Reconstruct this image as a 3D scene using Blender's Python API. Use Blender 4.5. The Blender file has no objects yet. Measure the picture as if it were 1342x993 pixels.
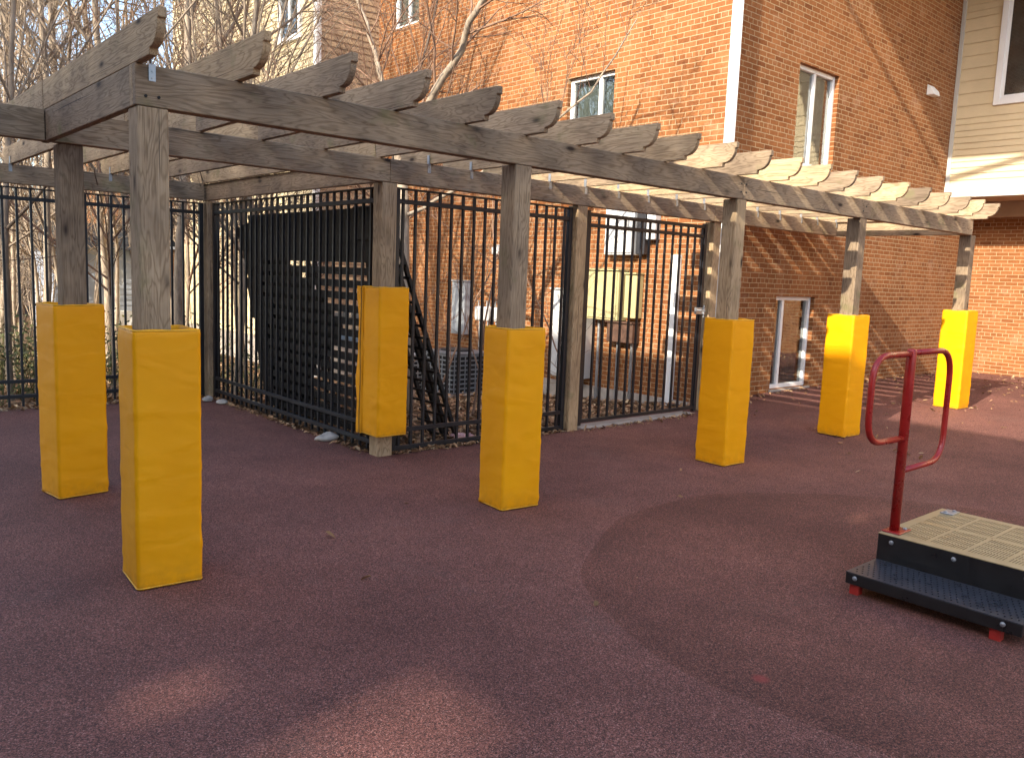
import bpy, bmesh, math, random
from mathutils import Vector, Matrix, Euler, noise as mnoise

S = bpy.context.scene
COL = S.collection
PI = math.pi
rad = math.radians

# ------------------------------------------------------------------ camera
FPX, YAW, PITCH, ROLL = 1084.27, 0.8498, 0.1245, 0.0388
cam = bpy.data.cameras.new('camera')
co = bpy.data.objects.new('camera', cam)
COL.objects.link(co)
fwd = Vector((math.cos(YAW)*math.cos(PITCH), math.sin(YAW)*math.cos(PITCH), -math.sin(PITCH)))
rt = Vector((math.sin(YAW), -math.cos(YAW), 0))
up = rt.cross(fwd)
c_, s_ = math.cos(ROLL), math.sin(ROLL)
r2 = c_*rt + s_*up
u2 = -s_*rt + c_*up
M = Matrix((r2, u2, -fwd)).transposed().to_4x4()
M.translation = Vector((0, 0, 1.6))
co.matrix_world = M
cam.sensor_fit = 'HORIZONTAL'
cam.sensor_width = 36
cam.lens = FPX/1342*36
cam.clip_start = 0.05
cam.clip_end = 600
S.camera = co

# ------------------------------------------------------------------ light
SUN = Vector((1, 0.20, -0.58)).normalized()        # direction the light travels
elev = math.asin(-SUN.z)
az = math.atan2(-SUN.x, -SUN.y)
W = bpy.data.worlds.new('World')
S.world = W
W.use_nodes = True
nt = W.node_tree
bg = nt.nodes['Background']
sky = nt.nodes.new('ShaderNodeTexSky')
sky.sky_type = 'NISHITA'
sky.sun_disc = False
sky.sun_elevation = elev
sky.sun_rotation = az
sky.air_density = 1.0
sky.dust_density = 2.0
nt.links.new(sky.outputs[0], bg.inputs[0])
bg.inputs[1].default_value = 0.15
sl = bpy.data.lights.new('sun', 'SUN')
sl.energy = 2.75
sl.angle = rad(0.5)
sl.color = (1.0, 0.90, 0.74)
so = bpy.data.objects.new('sun', sl)
COL.objects.link(so)
so.rotation_euler = SUN.to_track_quat('-Z', 'Y').to_euler()
so.location = (-20, -4, 20)
S.view_settings.view_transform = 'Standard'
S.view_settings.look = 'None'
S.view_settings.exposure = 1.87
S.view_settings.gamma = 1

# ------------------------------------------------------------------ materials
class N:
    """small node builder"""
    def __init__(s, name):
        s.m = bpy.data.materials.new(name)
        s.m.use_nodes = True
        s.t = s.m.node_tree
        s.b = s.t.nodes['Principled BSDF']
    def n(s, typ, **kw):
        nd = s.t.nodes.new(typ)
        for k, v in kw.items():
            if k in nd.inputs: nd.inputs[k].default_value = v
            else: setattr(nd, k, v)
        return nd
    def l(s, a, b): s.t.links.new(a, b)
    def co(s, kind='Object', scale=(1, 1, 1), rot=(0, 0, 0), rnd=False):
        tc = s.n('ShaderNodeTexCoord')
        src = tc.outputs[kind]
        if rnd:
            oi = s.n('ShaderNodeObjectInfo')
            ma = s.n('ShaderNodeMath', operation='MULTIPLY'); ma.inputs[1].default_value = 57.0
            s.l(oi.outputs['Random'], ma.inputs[0])
            ad = s.n('ShaderNodeVectorMath', operation='ADD')
            s.l(src, ad.inputs[0]); s.l(ma.outputs[0], ad.inputs[1])
            src = ad.outputs[0]
        mp = s.n('ShaderNodeMapping')
        mp.inputs['Scale'].default_value = scale
        mp.inputs['Rotation'].default_value = rot
        s.l(src, mp.inputs[0])
        return mp.outputs[0]
    def noise(s, vec, scale, detail=4, rough=.55, dist=0):
        nd = s.n('ShaderNodeTexNoise')
        nd.inputs['Scale'].default_value = scale
        nd.inputs['Detail'].default_value = detail
        nd.inputs['Roughness'].default_value = rough
        nd.inputs['Distortion'].default_value = dist
        s.l(vec, nd.inputs['Vector'])
        return nd.outputs[0]
    def ramp(s, fac, stops):
        r = s.n('ShaderNodeValToRGB')
        e = r.color_ramp.elements
        while len(e) < len(stops): e.new(0.5)
        for el, (p, c) in zip(e, stops):
            el.position = p
            el.color = (*c, 1) if len(c) == 3 else c
        s.l(fac, r.inputs[0])
        return r.outputs[0]
    def mix(s, fac, a, b, mode='MIX'):
        m = s.n('ShaderNodeMix', data_type='RGBA', blend_type=mode)
        if isinstance(fac, (int, float)): m.inputs[0].default_value = fac
        else: s.l(fac, m.inputs[0])
        for i, v in ((6, a), (7, b)):
            if isinstance(v, tuple): m.inputs[i].default_value = (*v, 1)
            else: s.l(v, m.inputs[i])
        return m.outputs[2]
    def bump(s, h, strength=.3, dist=.01):
        b = s.n('ShaderNodeBump')
        b.inputs['Strength'].default_value = strength
        b.inputs['Distance'].default_value = dist
        s.l(h, b.inputs['Height'])
        s.l(b.outputs[0], s.b.inputs['Normal'])
    def done(s, col=None, rough=.6, metal=0, spec=.5):
        if isinstance(col, tuple): s.b.inputs['Base Color'].default_value = (*col, 1)
        elif col is not None: s.l(col, s.b.inputs['Base Color'])
        if isinstance(rough, (int, float)): s.b.inputs['Roughness'].default_value = rough
        else: s.l(rough, s.b.inputs['Roughness'])
        s.b.inputs['Metallic'].default_value = metal
        s.b.inputs['Specular IOR Level'].default_value = spec
        return s.m

def mat_plain(name, col, rough=.5, metal=0, vary=.15, scale=8, spec=.5):
    g = N(name)
    v = g.co('Object')
    f = g.noise(v, scale, 5)
    c = g.ramp(f, [(.3, tuple(x*(1-vary) for x in col)), (.7, tuple(min(1, x*(1+vary)) for x in col))])
    return g.done(c, rough, metal, spec)

def mat_wood():
    g = N('weathered_wood')
    v = g.co('Object', (1, 1, 1), rnd=True)
    # growth rings: slow warp along the board gives cathedral grain
    mp = g.n('ShaderNodeMapping'); mp.inputs['Scale'].default_value = (.8, 6, 6); g.l(v, mp.inputs[0])
    warp = g.noise(mp.outputs[0], 1.6, 3, .5, .4)
    wv = g.n('ShaderNodeMath', operation='MULTIPLY'); wv.inputs[1].default_value = 95; g.l(warp, wv.inputs[0])
    sn = g.n('ShaderNodeMath', operation='SINE'); g.l(wv.outputs[0], sn.inputs[0])
    mr = g.n('ShaderNodeMapRange'); mr.inputs[1].default_value = -1; mr.inputs[2].default_value = 1; g.l(sn.outputs[0], mr.inputs[0])
    ring = g.ramp(mr.outputs[0], [(0, (.40, .35, .30)), (.28, (.84, .82, .79)), (.6, (1, 1, 1)), (1, (1.04, 1.03, 1.02))])
    mp2 = g.n('ShaderNodeMapping'); mp2.inputs['Scale'].default_value = (1.2, 60, 60); g.l(v, mp2.inputs[0])
    fib = g.noise(mp2.outputs[0], 3, 5, .65)
    base = g.ramp(fib, [(.22, (.25, .182, .115)), (.5, (.405, .318, .218)), (.78, (.52, .43, .315))])
    c = g.mix(.50, base, ring, 'MULTIPLY')
    blot = g.noise(v, 2.3, 4)
    bl = g.ramp(blot, [(.35, (.66, .64, .64)), (.65, (1.08, 1.05, 1.0))])
    c = g.mix(1, c, bl, 'MULTIPLY')
    # knots
    mp3 = g.n('ShaderNodeMapping'); mp3.inputs['Scale'].default_value = (1.5, 4.2, 4.2); g.l(v, mp3.inputs[0])
    vo = g.n('ShaderNodeTexVoronoi'); vo.inputs['Scale'].default_value = 1.35; g.l(mp3.outputs[0], vo.inputs['Vector'])
    kn = g.ramp(vo.outputs['Distance'], [(.05, (1, 1, 1)), (.12, (.25, .25, .25)), (.2, (0, 0, 0))])
    c = g.mix(kn, c, (.045, .032, .025))
    # checks (thin dark splits along the grain)
    mp4 = g.n('ShaderNodeMapping'); mp4.inputs['Scale'].default_value = (.5, 46, 46); g.l(v, mp4.inputs[0])
    ck = g.noise(mp4.outputs[0], 2.2, 2, .4)
    ckr = g.ramp(ck, [(.27, (.85, .85, .85)), (.30, (0, 0, 0))])
    c = g.mix(ckr, c, (.06, .045, .036))
    # per-piece tint
    oi = g.n('ShaderNodeObjectInfo')
    tint = g.ramp(oi.outputs['Random'], [(0, (.64, .61, .60)), (.3, (.88, .85, .84)), (.65, (1, .96, .90)), (1, (1.16, 1.07, .92))])
    c = g.mix(1, c, tint, 'MULTIPLY')
    # green algae in patches
    al = g.noise(v, 3.7, 5, .6)
    alr = g.ramp(al, [(.58, (0, 0, 0)), (.74, (.55, .55, .55))])
    c = g.mix(alr, c, (.13, .135, .05))
    g.bump(fib, .35, .004)
    return g.done(c, .85, 0, .25)

def mat_brick(axis):
    """axis: horizontal running coordinate of the wall, 'X' or 'Y'"""
    g = N('red_brick_' + ('face' if axis == 'Y' else 'return'))
    tc = g.n('ShaderNodeTexCoord')
    sp = g.n('ShaderNodeSeparateXYZ'); g.l(tc.outputs['Object'], sp.inputs[0])
    cb = g.n('ShaderNodeCombineXYZ'); g.l(sp.outputs[axis], cb.inputs[0]); g.l(sp.outputs['Z'], cb.inputs[1])
    b = g.n('ShaderNodeTexBrick')
    b.offset = .5; b.squash = .5; b.squash_frequency = 6
    b.inputs['Scale'].default_value = 1
    b.inputs['Mortar Size'].default_value = .0055
    b.inputs['Mortar Smooth'].default_value = .25
    b.inputs['Bias'].default_value = 0
    b.inputs['Brick Width'].default_value = .205
    b.inputs['Row Height'].default_value = .0677
    b.inputs['Color1'].default_value = (.0, .0, .0, 1)
    b.inputs['Color2'].default_value = (1, 1, 1, 1)
    b.inputs['Mortar'].default_value = (.5, .5, .5, 1)
    # slight wobble so that courses are not ruled lines
    nv = g.n('ShaderNodeTexNoise'); nv.inputs['Scale'].default_value = 5; nv.inputs['Detail'].default_value = 3
    g.l(cb.outputs[0], nv.inputs['Vector'])
    sb = g.n('ShaderNodeVectorMath', operation='SUBTRACT'); g.l(nv.outputs['Color'], sb.inputs[0]); sb.inputs[1].default_value = (.5, .5, .5)
    sc = g.n('ShaderNodeVectorMath', operation='SCALE'); sc.inputs['Scale'].default_value = .012; g.l(sb.outputs[0], sc.inputs[0])
    ad = g.n('ShaderNodeVectorMath', operation='ADD'); g.l(cb.outputs[0], ad.inputs[0]); g.l(sc.outputs[0], ad.inputs[1])
    g.l(ad.outputs[0], b.inputs['Vector'])
    brick = g.ramp(b.outputs['Color'], [(0, (.19, .068, .024)), (.12, (.245, .091, .030)), (.6, (.275, .109, .039)), (1, (.31, .130, .050))])
    n1 = g.noise(cb.outputs[0], 34, 5, .65)
    nr = g.ramp(n1, [(.3, (.78, .76, .74)), (.7, (1.12, 1.12, 1.12))])
    brick = g.mix(1, brick, nr, 'MULTIPLY')
    n2 = g.noise(cb.outputs[0], .9, 5, .6)
    nr2 = g.ramp(n2, [(.3, (.76, .74, .72)), (.7, (1.12, 1.12, 1.12))])
    brick = g.mix(1, brick, nr2, 'MULTIPLY')
    mps = g.n('ShaderNodeMapping'); mps.inputs['Scale'].default_value = (5.5, .35, 1); g.l(cb.outputs[0], mps.inputs[0])
    stn = g.noise(mps.outputs[0], 1.0, 5, .65)
    brick = g.mix(1, brick, g.ramp(stn, [(.32, (.84, .82, .80)), (.55, (1, 1, 1))]), 'MULTIPLY')
    # pale lime bloom
    n3 = g.noise(cb.outputs[0], 2.2, 6, .7)
    bl = g.ramp(n3, [(.56, (0, 0, 0)), (.78, (.45, .45, .45))])
    brick = g.mix(bl, brick, (.50, .33, .23))
    c = g.mix(b.outputs['Fac'], brick, (.38, .272, .158))
    inv = g.n('ShaderNodeMath', operation='SUBTRACT'); inv.inputs[0].default_value = 1; g.l(b.outputs['Fac'], inv.inputs[1])
    hm = g.n('ShaderNodeMath', operation='MULTIPLY_ADD'); hm.inputs[1].default_value = .25; g.l(n1, hm.inputs[0]); g.l(inv.outputs[0], hm.inputs[2])
    g.bump(hm.outputs[0], .5, .008)
    return g.done(c, .88, 0, .2)

def mat_rubber(dark=1.0, name='rubber_surfacing', spot=None, warm=None):
    g = N(name)
    v = g.co('Object')
    vo = g.n('ShaderNodeTexVoronoi'); vo.inputs['Scale'].default_value = 230; g.l(v, vo.inputs['Vector'])
    sp = g.n('ShaderNodeSeparateColor'); g.l(vo.outputs['Color'], sp.inputs[0])
    d = dark
    gran = g.ramp(sp.outputs[0], [(0, (.038*d, .018*d, .015*d)), (.30, (.100*d, .040*d, .031*d)), (.62, (.178*d, .068*d, .052*d)), (.9, (.265*d, .108*d, .084*d)), (1, (.36*d, .19*d, .155*d))])
    f2 = g.noise(v, 95, 3, .7)
    fr = g.ramp(f2, [(.3, (.55, .55, .55)), (.7, (1.42, 1.40, 1.40))])
    c = g.mix(.8, gran, fr, 'MULTIPLY')
    m1 = g.noise(v, .55, 6, .6)
    mr = g.ramp(m1, [(.3, (.70, .67, .69)), (.7, (1.28, 1.30, 1.28))])
    c = g.mix(1, c, mr, 'MULTIPLY')
    m2 = g.noise(v, 3.5, 5, .7)
    mr2 = g.ramp(m2, [(.3, (.86, .85, .86)), (.7, (1.12, 1.12, 1.12))])
    c = g.mix(1, c, mr2, 'MULTIPLY')
    # dust film in broad scuffed areas
    m3 = g.noise(v, 1.3, 7, .72)
    dr = g.ramp(m3, [(.56, (0, 0, 0)), (.8, (.22, .22, .22))])
    c = g.mix(dr, c, (.20, .145, .125))
    if spot:
        vs = g.n('ShaderNodeVectorMath', operation='DISTANCE'); vs.inputs[1].default_value = spot
        tc = g.n('ShaderNodeTexCoord'); g.l(tc.outputs['Object'], vs.inputs[0])
        sr = g.ramp(vs.outputs['Value'], [(.02, (.8, .8, .8)), (.045, (0, 0, 0))])
        c = g.mix(sr, c, (.28, .05, .045))
    if warm:
        c = g.mix(1, c, warm, 'MULTIPLY')
        # darker ring where the patch meets the older surface
        tc2 = g.n('ShaderNodeTexCoord'); dv = g.n('ShaderNodeVectorMath', operation='DISTANCE'); dv.inputs[1].default_value = (4.70, 1.65, 0)
        g.l(tc2.outputs['Object'], dv.inputs[0])
        wob = g.n('ShaderNodeMath', operation='MULTIPLY_ADD'); wob.inputs[1].default_value = .5; g.l(m3, wob.inputs[0]); g.l(dv.outputs['Value'], wob.inputs[2])
        dm_ = g.n('ShaderNodeMath', operation='DIVIDE'); dm_.inputs[1].default_value = 2.4; g.l(wob.outputs[0], dm_.inputs[0])
        c = g.mix(1, c, g.ramp(dm_.outputs[0], [(.70, (1, 1, 1)), (.90, (.80, .79, .80)), (.97, (.93, .93, .93))]), 'MULTIPLY')
    hm = g.n('ShaderNodeMath', operation='ADD'); g.l(vo.outputs['Distance'], hm.inputs[0]); g.l(f2, hm.inputs[1])
    g.bump(hm.outputs[0], .55, .006)
    return g.done(c, .78, 0, .35)

def mat_vinyl():
    g = N('yellow_vinyl')
    v = g.co('Object', rnd=True)
    n1 = g.noise(v, 2.5, 4)
    c = g.ramp(n1, [(.3, (.77, .315, .001)), (.7, (.83, .355, .001))])
    n3 = g.noise(v, 9, 6, .7)
    c = g.mix(g.ramp(n3, [(.68, (0, 0, 0)), (.85, (.14, .14, .14))]), c, (.42, .20, .02))
    tc = g.n('ShaderNodeTexCoord'); sx_ = g.n('ShaderNodeSeparateXYZ'); g.l(tc.outputs['Object'], sx_.inputs[0])
    hz = g.ramp(sx_.outputs['Z'], [(0, (.5,)*3), (.04, (.16,)*3), (.16, (0,)*3)])
    dirt = g.mix(1, hz, g.ramp(g.noise(v, 16, 5, .7), [(.38, (0,)*3), (.62, (1,)*3)]), 'MULTIPLY')
    c = g.mix(dirt, c, (.16, .085, .03))
    sm = g.noise(v, 5, 6, .75)
    c = g.mix(g.ramp(sm, [(.64, (0,)*3), (.78, (.10,)*3)]), c, (.30, .17, .03))
    mp = g.n('ShaderNodeMapping'); mp.inputs['Scale'].default_value = (2.2, 2.2, 5.5); g.l(v, mp.inputs[0])
    w = g.noise(mp.outputs[0], 1.6, 2, .4, .8)
    f = g.noise(v, 260, 2)
    ad = g.n('ShaderNodeMath', operation='MULTIPLY_ADD'); ad.inputs[1].default_value = .012; g.l(f, ad.inputs[0]); g.l(w, ad.inputs[2])
    g.bump(ad.outputs[0], .40, .014)
    r = g.ramp(n3, [(.3, (.42,)*3), (.7, (.58,)*3)])
    return g.done(c, r, 0, .22)

def mat_bark(name, a, b):
    g = N(name)
    v = g.co('Object')
    mp = g.n('ShaderNodeMapping'); mp.inputs['Scale'].default_value = (1, 1, .3); g.l(v, mp.inputs[0])
    f = g.noise(mp.outputs[0], 14, 5, .65)
    c = g.ramp(f, [(.3, a), (.7, b)])
    g.bump(f, .5, .01)
    return g.done(c, .9, 0, .2)

def mat_leaf(name, cols, rough=.75):
    g = N(name)
    ge = g.n('ShaderNodeNewGeometry')
    k = len(cols)
    c = g.ramp(ge.outputs['Random Per Island'], [(i/(k-1), cc) for i, cc in enumerate(cols)])
    return g.done(c, rough, 0, .25)

def mat_siding(name, col, axis):
    g = N(name)
    v = g.co('Object')
    f = g.noise(v, 1.3, 6, .65)
    c = g.ramp(f, [(.3, tuple(x*.86 for x in col)), (.7, tuple(x*1.06 for x in col))])
    mp = g.n('ShaderNodeMapping'); mp.inputs['Scale'].default_value = (2, 2, 40); g.l(v, mp.inputs[0])
    f2 = g.noise(mp.outputs[0], 4, 4, .6)
    c = g.mix(.35, c, g.ramp(f2, [(.3, (.82, .80, .76)), (.7, (1.05, 1.05, 1.05))]), 'MULTIPLY')
    g.bump(f2, .12, .004)
    return g.done(c, .55, 0, .35)

def mat_glass():
    g = N('window_glass')
    tr = g.n('ShaderNodeBsdfTransparent'); tr.inputs[0].default_value = (.62, .66, .66, 1)
    gl = g.n('ShaderNodeBsdfGlossy'); gl.inputs['Roughness'].default_value = .02
    lw = g.n('ShaderNodeLayerWeight'); lw.inputs[0].default_value = .5
    fac = g.ramp(lw.outputs['Facing'], [(0, (.10,)*3), (.45, (.20,)*3), (.75, (.50,)*3), (1, (1,)*3)])
    v = g.co('Object')
    h = g.noise(v, 1.6, 2)
    b = g.n('ShaderNodeBump'); b.inputs['Strength'].default_value = .06; b.inputs['Distance'].default_value = .05
    g.l(h, b.inputs['Height']); g.l(b.outputs[0], gl.inputs['Normal'])
    mx = g.n('ShaderNodeMixShader')
    g.l(fac, mx.inputs[0]); g.l(tr.outputs[0], mx.inputs[1]); g.l(gl.outputs[0], mx.inputs[2])
    out = [n for n in g.t.nodes if n.type == 'OUTPUT_MATERIAL'][0]
    g.l(mx.outputs[0], out.inputs[0])
    return g.m

def mat_soil():
    g = N('leafy_soil')
    v = g.co('Object')
    f = g.noise(v, 9, 7, .75)
    c = g.ramp(f, [(.25, (.035, .024, .016)), (.5, (.13, .085, .052)), (.75, (.30, .20, .125))])
    f2 = g.noise(v, .5, 4)
    c = g.mix(1, c, g.ramp(f2, [(.3, (.75, .75, .7)), (.7, (1.1, 1.05, 1.0))]), 'MULTIPLY')
    g.bump(f, .8, .03)
    return g.done(c, .95, 0, .1)

def mat_stain_metal(name, col, rough, metal=0, spec=.5, chips=None):
    g = N(name)
    v = g.co('Object', rnd=True)
    f = g.noise(v, 11, 6, .7)
    c = g.ramp(f, [(.3, tuple(x*.75 for x in col)), (.7, tuple(min(1, x*1.2) for x in col))])
    if chips:
        c = g.mix(g.ramp(f, [(.66, (0, 0, 0)), (.72, (1, 1, 1))]), c, chips)
    r = g.ramp(f, [(.3, (max(0, rough-.1),)*3), (.7, (rough+.12,)*3)])
    g.bump(f, .08, .003)
    return g.done(c, r, metal, spec)

M_WOOD = mat_wood()
M_BRX = mat_brick('X'); M_BRY = mat_brick('Y')
M_RUB = mat_rubber(1.0, 'rubber_surfacing')
M_RUBD = mat_rubber(.93, 'rubber_fall_zone', (2.92, 1.71, 0), (1.0, .93, .86))
M_VINYL = mat_vinyl()
M_PIPING = mat_plain('yellow_piping', (.72, .38, .02), .5, 0, .2, 30)
M_FOAM = mat_plain('grey_foam', (.10, .085, .06), .95, 0, .3, 60)
M_BLACK = mat_stain_metal('black_fence_paint', (.010, .010, .013), .42, 0, .5, (.03, .022, .018))
M_PANEL = mat_stain_metal('faded_black_paint', (.012, .012, .013), .5, 0, .4)
M_GALV = mat_stain_metal('galvanised_steel', (.36, .37, .38), .42, .7)
M_RED = mat_stain_metal('red_powder_coat', (.32, .013, .010), .30, 0, .5, (.22, .012, .010))
M_REDF = mat_stain_metal('red_foot_plastic', (.34, .018, .012), .5)
M_BLKDECK = mat_stain_metal('black_steel_coat', (.012, .011, .011), .34, 0, .5)
M_DECK = mat_stain_metal('worn_deck_coat', (.38, .295, .160), .36, .1, .5)
M_STEP = mat_stain_metal('step_tread_coat', (.035, .037, .045), .33, 0, .6)
M_HOLE = mat_plain('hole_dark', (.006, .006, .006), .9)
M_WHITE = mat_plain('white_vinyl_trim', (.78, .78, .76), .45, 0, .06, 3)
M_FASCIA = mat_plain('white_fascia', (.50, .48, .43), .5, 0, .06, 3)
M_SOFFIT = mat_plain('tan_soffit', (.42, .33, .23), .6, 0, .1, 3)
M_SIDC = mat_siding('cream_siding', (.66, .56, .36), 'Y')
M_SIDT = mat_siding('shaded_cream_siding', (.44, .31, .19), 'X')  # cream siding with the shade of the return face put into its colour
M_SIDY = mat_siding('yellow_cream_siding', (.66, .54, .34), 'Y')
M_GLASS = mat_glass()
M_BLIND = mat_plain('blind_slats', (.60, .60, .54), .6, 0, .08, 5)
M_CURTAIN = mat_plain('grey_curtain', (.22, .22, .21), .8, 0, .3, 6)
M_DARK = mat_plain('dark_room', (.018, .017, .016), .9)
M_NBRICK = mat_plain('dark_brown_brick', (.075, .050, .040), .9, 0, .25, 6)
M_SOIL = mat_soil()
M_BARK = mat_bark('grey_bark', (.15, .115, .085), (.40, .33, .25))
M_BARKD = mat_bark('dark_bark', (.055, .042, .034), (.17, .13, .10))
M_TWIG = mat_bark('tan_twig_bark', (.15, .115, .085), (.34, .27, .20))
M_TWIGR = mat_bark('reddish_twig_bark', (.13, .075, .05), (.30, .19, .13))
M_LEAF = mat_leaf('dry_leaf', [(.10, .055, .026), (.24, .13, .062), (.40, .26, .14), (.30, .15, .08), (.50, .37, .22)])
M_GREEN = mat_leaf('evergreen_leaf', [(.030, .045, .014), (.07, .085, .026), (.11, .11, .042), (.16, .12, .06)])
M_STONE = mat_plain('pale_stone', (.36, .335, .30), .85, 0, .25, 14)
M_CONC = mat_plain('concrete', (.34, .30, .26), .9, 0, .2, 9)
M_CREAMBOX = mat_plain('cream_cabinet_paint', (.42, .37, .19), .5, 0, .08, 4)
M_WBOX = mat_plain('white_cabinet_paint', (.52, .52, .51), .5, 0, .06, 4)
M_GBOX = mat_plain('grey_meter_paint', (.36, .38, .40), .5, 0, .1, 6)
M_DBOX = mat_plain('dark_enclosure', (.022, .022, .026), .5)
M_BROWNBOX = mat_plain('dark_brown_paint', (.085, .042, .026), .7, 0, .25, 12)
M_ACL = mat_plain('light_condenser_paint', (.40, .40, .38), .55, 0, .1, 6)
M_ACD = mat_plain('grey_condenser_paint', (.17, .18, .19), .5, 0, .12, 6)
M_SHED = mat_siding('blue_grey_siding', (.34, .38, .45), 'X')
M_ROOFD = mat_plain('dark_shingle', (.06, .055, .05), .9, 0, .3, 20)
M_CAN = mat_plain('clear_bottle_plastic', (.62, .66, .68), .2, 0, .1, 9)

# ------------------------------------------------------------------ mesh helpers
class MB:
    def __init__(s): s.v = []; s.f = []; s.mi = []
    def add(s, vs, fs, mi=0):
        o = len(s.v); s.v += [tuple(p) for p in vs]; s.f += [tuple(i+o for i in f) for f in fs]; s.mi += [mi]*len(fs)
    def box(s, x0, x1, y0, y1, z0, z1, mi=0):
        vs = [(x, y, z) for x in (x0, x1) for y in (y0, y1) for z in (z0, z1)]
        s.add(vs, [(0, 1, 3, 2), (4, 6, 7, 5), (0, 4, 5, 1), (2, 3, 7, 6), (0, 2, 6, 4), (1, 5, 7, 3)], mi)
        return s
    def quad(s, a, b, c, d, mi=0): s.add([a, b, c, d], [(0, 1, 2, 3)], mi); return s
    def tube(s, pts, radii, n=6, cap=True, mi=0):
        pts = [Vector(p) for p in pts]
        if isinstance(radii, (int, float)): radii = [radii]*len(pts)
        vs = []; fs = []
        t = (pts[1]-pts[0]).normalized()
        ref = Vector((0, 0, 1)) if abs(t.z) < .9 else Vector((1, 0, 0))
        a = t.cross(ref).normalized()
        for i, p in enumerate(pts):
            if i == 0: t = pts[1]-pts[0]
            elif i == len(pts)-1: t = pts[i]-pts[i-1]
            else: t = pts[i+1]-pts[i-1]
            if t.length < 1e-9: t = Vector((0, 0, 1))
            t.normalize()
            a = a - t*a.dot(t)
            if a.length < 1e-6: a = t.orthogonal()
            a.normalize()
            b = t.cross(a)
            for k in range(n):
                th = 2*PI*k/n
                vs.append(p + (a*math.cos(th)+b*math.sin(th))*radii[i])
        for i in range(len(pts)-1):
            for k in range(n):
                k2 = (k+1) % n
                fs.append((i*n+k, i*n+k2, (i+1)*n+k2, (i+1)*n+k))
        if cap:
            fs.append(tuple(reversed(range(n))))
            fs.append(tuple(range((len(pts)-1)*n, len(pts)*n)))
        s.add(vs, fs, mi); return s
    def prism(s, prof, x0, x1, mi=0):
        """profile in YZ extruded along X"""
        n = len(prof)
        vs = [(x0, y, z) for y, z in prof] + [(x1, y, z) for y, z in prof]
        fs = [tuple(range(n)), tuple(reversed(range(n, 2*n)))]
        for i in range(n):
            j = (i+1) % n
            fs.append((i, i+n, j+n, j))
        s.add(vs, fs, mi); return s
    def build(s, name, mat, parent=None, loc=(0, 0, 0), rot=(0, 0, 0), bevel=0, smooth=False, seg=1):
        me = bpy.data.meshes.new(name)
        me.from_pydata(s.v, [], s.f)
        mats = mat if isinstance(mat, (list, tuple)) else [mat]
        for m in mats: me.materials.append(m)
        if len(mats) > 1: me.polygons.foreach_set('material_index', s.mi)
        bm = bmesh.new(); bm.from_mesh(me)
        bmesh.ops.recalc_face_normals(bm, faces=bm.faces)
        if bevel:
            bmesh.ops.bevel(bm, geom=[e for e in bm.edges if len(e.link_faces) == 2 and e.calc_face_angle(0) > .6],
                            offset=bevel, segments=seg, profile=.5, affect='EDGES')
        bm.to_mesh(me); bm.free()
        if smooth: me.polygons.foreach_set('use_smooth', [True]*len(me.polygons))
        me.update()
        o = bpy.data.objects.new(name, me)
        COL.objects.link(o)
        o.location = loc; o.rotation_euler = rot
        if parent: o.parent = parent
        return o

def tag(o, label, cat, group=None):
    o['label'] = label; o['category'] = cat
    if group: o['group'] = group
    return o
def thing(name, label, cat, loc=(0, 0, 0), rz=0, group=None):
    o = bpy.data.objects.new(name, None); COL.objects.link(o)
    o.location = loc; o.rotation_euler = (0, 0, rz); o.empty_display_size = .2
    return tag(o, label, cat, group)
def copy_tree(o, parent=None):
    c = o.copy(); COL.objects.link(c); c.parent = parent
    for ch in list(o.children): copy_tree(ch, c)
    return c

def smooth(a, b, x):
    t = max(0., min(1., (x-a)/(b-a))); return t*t*(3-2*t)
def gz(x, y=0):                       # playground surface height
    return .105*smooth(7.0, 11.3, x)
def sz(x, y):                         # planting-bed soil height
    y0 = 6.6 + 3.7*(1-smooth(3.8, 5.2, x))
    return -.045 - .075*max(0., min(6., y-y0)) + .03*mnoise.noise(Vector((x*.6, y*.6, 0)))

# ------------------------------------------------------------------ ground
def sheet(name, xs, ys, zf, mat, kind='structure'):
    nx, ny = len(xs), len(ys)
    vs = [(x, y, zf(x, y)) for x in xs for y in ys]
    fs = [(i*ny+j, (i+1)*ny+j, (i+1)*ny+j+1, i*ny+j+1) for i in range(nx-1) for j in range(ny-1)]
    b = MB(); b.add(vs, fs)
    o = b.build(name, mat, smooth=True)
    o['kind'] = kind
    return o
def lin(a, b, n): return [a+(b-a)*i/(n-1) for i in range(n)]

# soil sheet large enough for the horizon, sunk under the rubber surface
def soilz(x, y):
    if y < 5.95 or (x < 3.55 and y < 9.75): return -.12
    return sz(x, y)
sheet('ground', [-300, -80, -30] + lin(-12, 3.5, 20) + lin(3.6, 16, 40) + [24, 60, 300],
      [-300, -60, -20, 0, 5.9, 6.0] + lin(6.2, 9.7, 14) + lin(9.8, 16, 20) + lin(17, 40, 12) + [80, 300], soilz, M_SOIL)

YF = 6.02      # front of second row / fence line; the rubber ends there
xs = [-20, -8] + lin(0, 16.99, 60)
sheet('playground_surface', xs, [-22, -10, -4] + lin(0, YF, 14), lambda x, y: gz(x, y), M_RUB)
sheet('playground_surface', [-20, -8, -2, 0, 1, 2, 3, 3.80], [YF, 7, 8, 9, 9.86], lambda x, y: 0, M_RUB)
sheet('playground_surface', [6.30] + lin(6.4, 16.99, 30), [YF, 6.18, 6.347], lambda x, y: gz(x, y), M_RUB)
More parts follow.
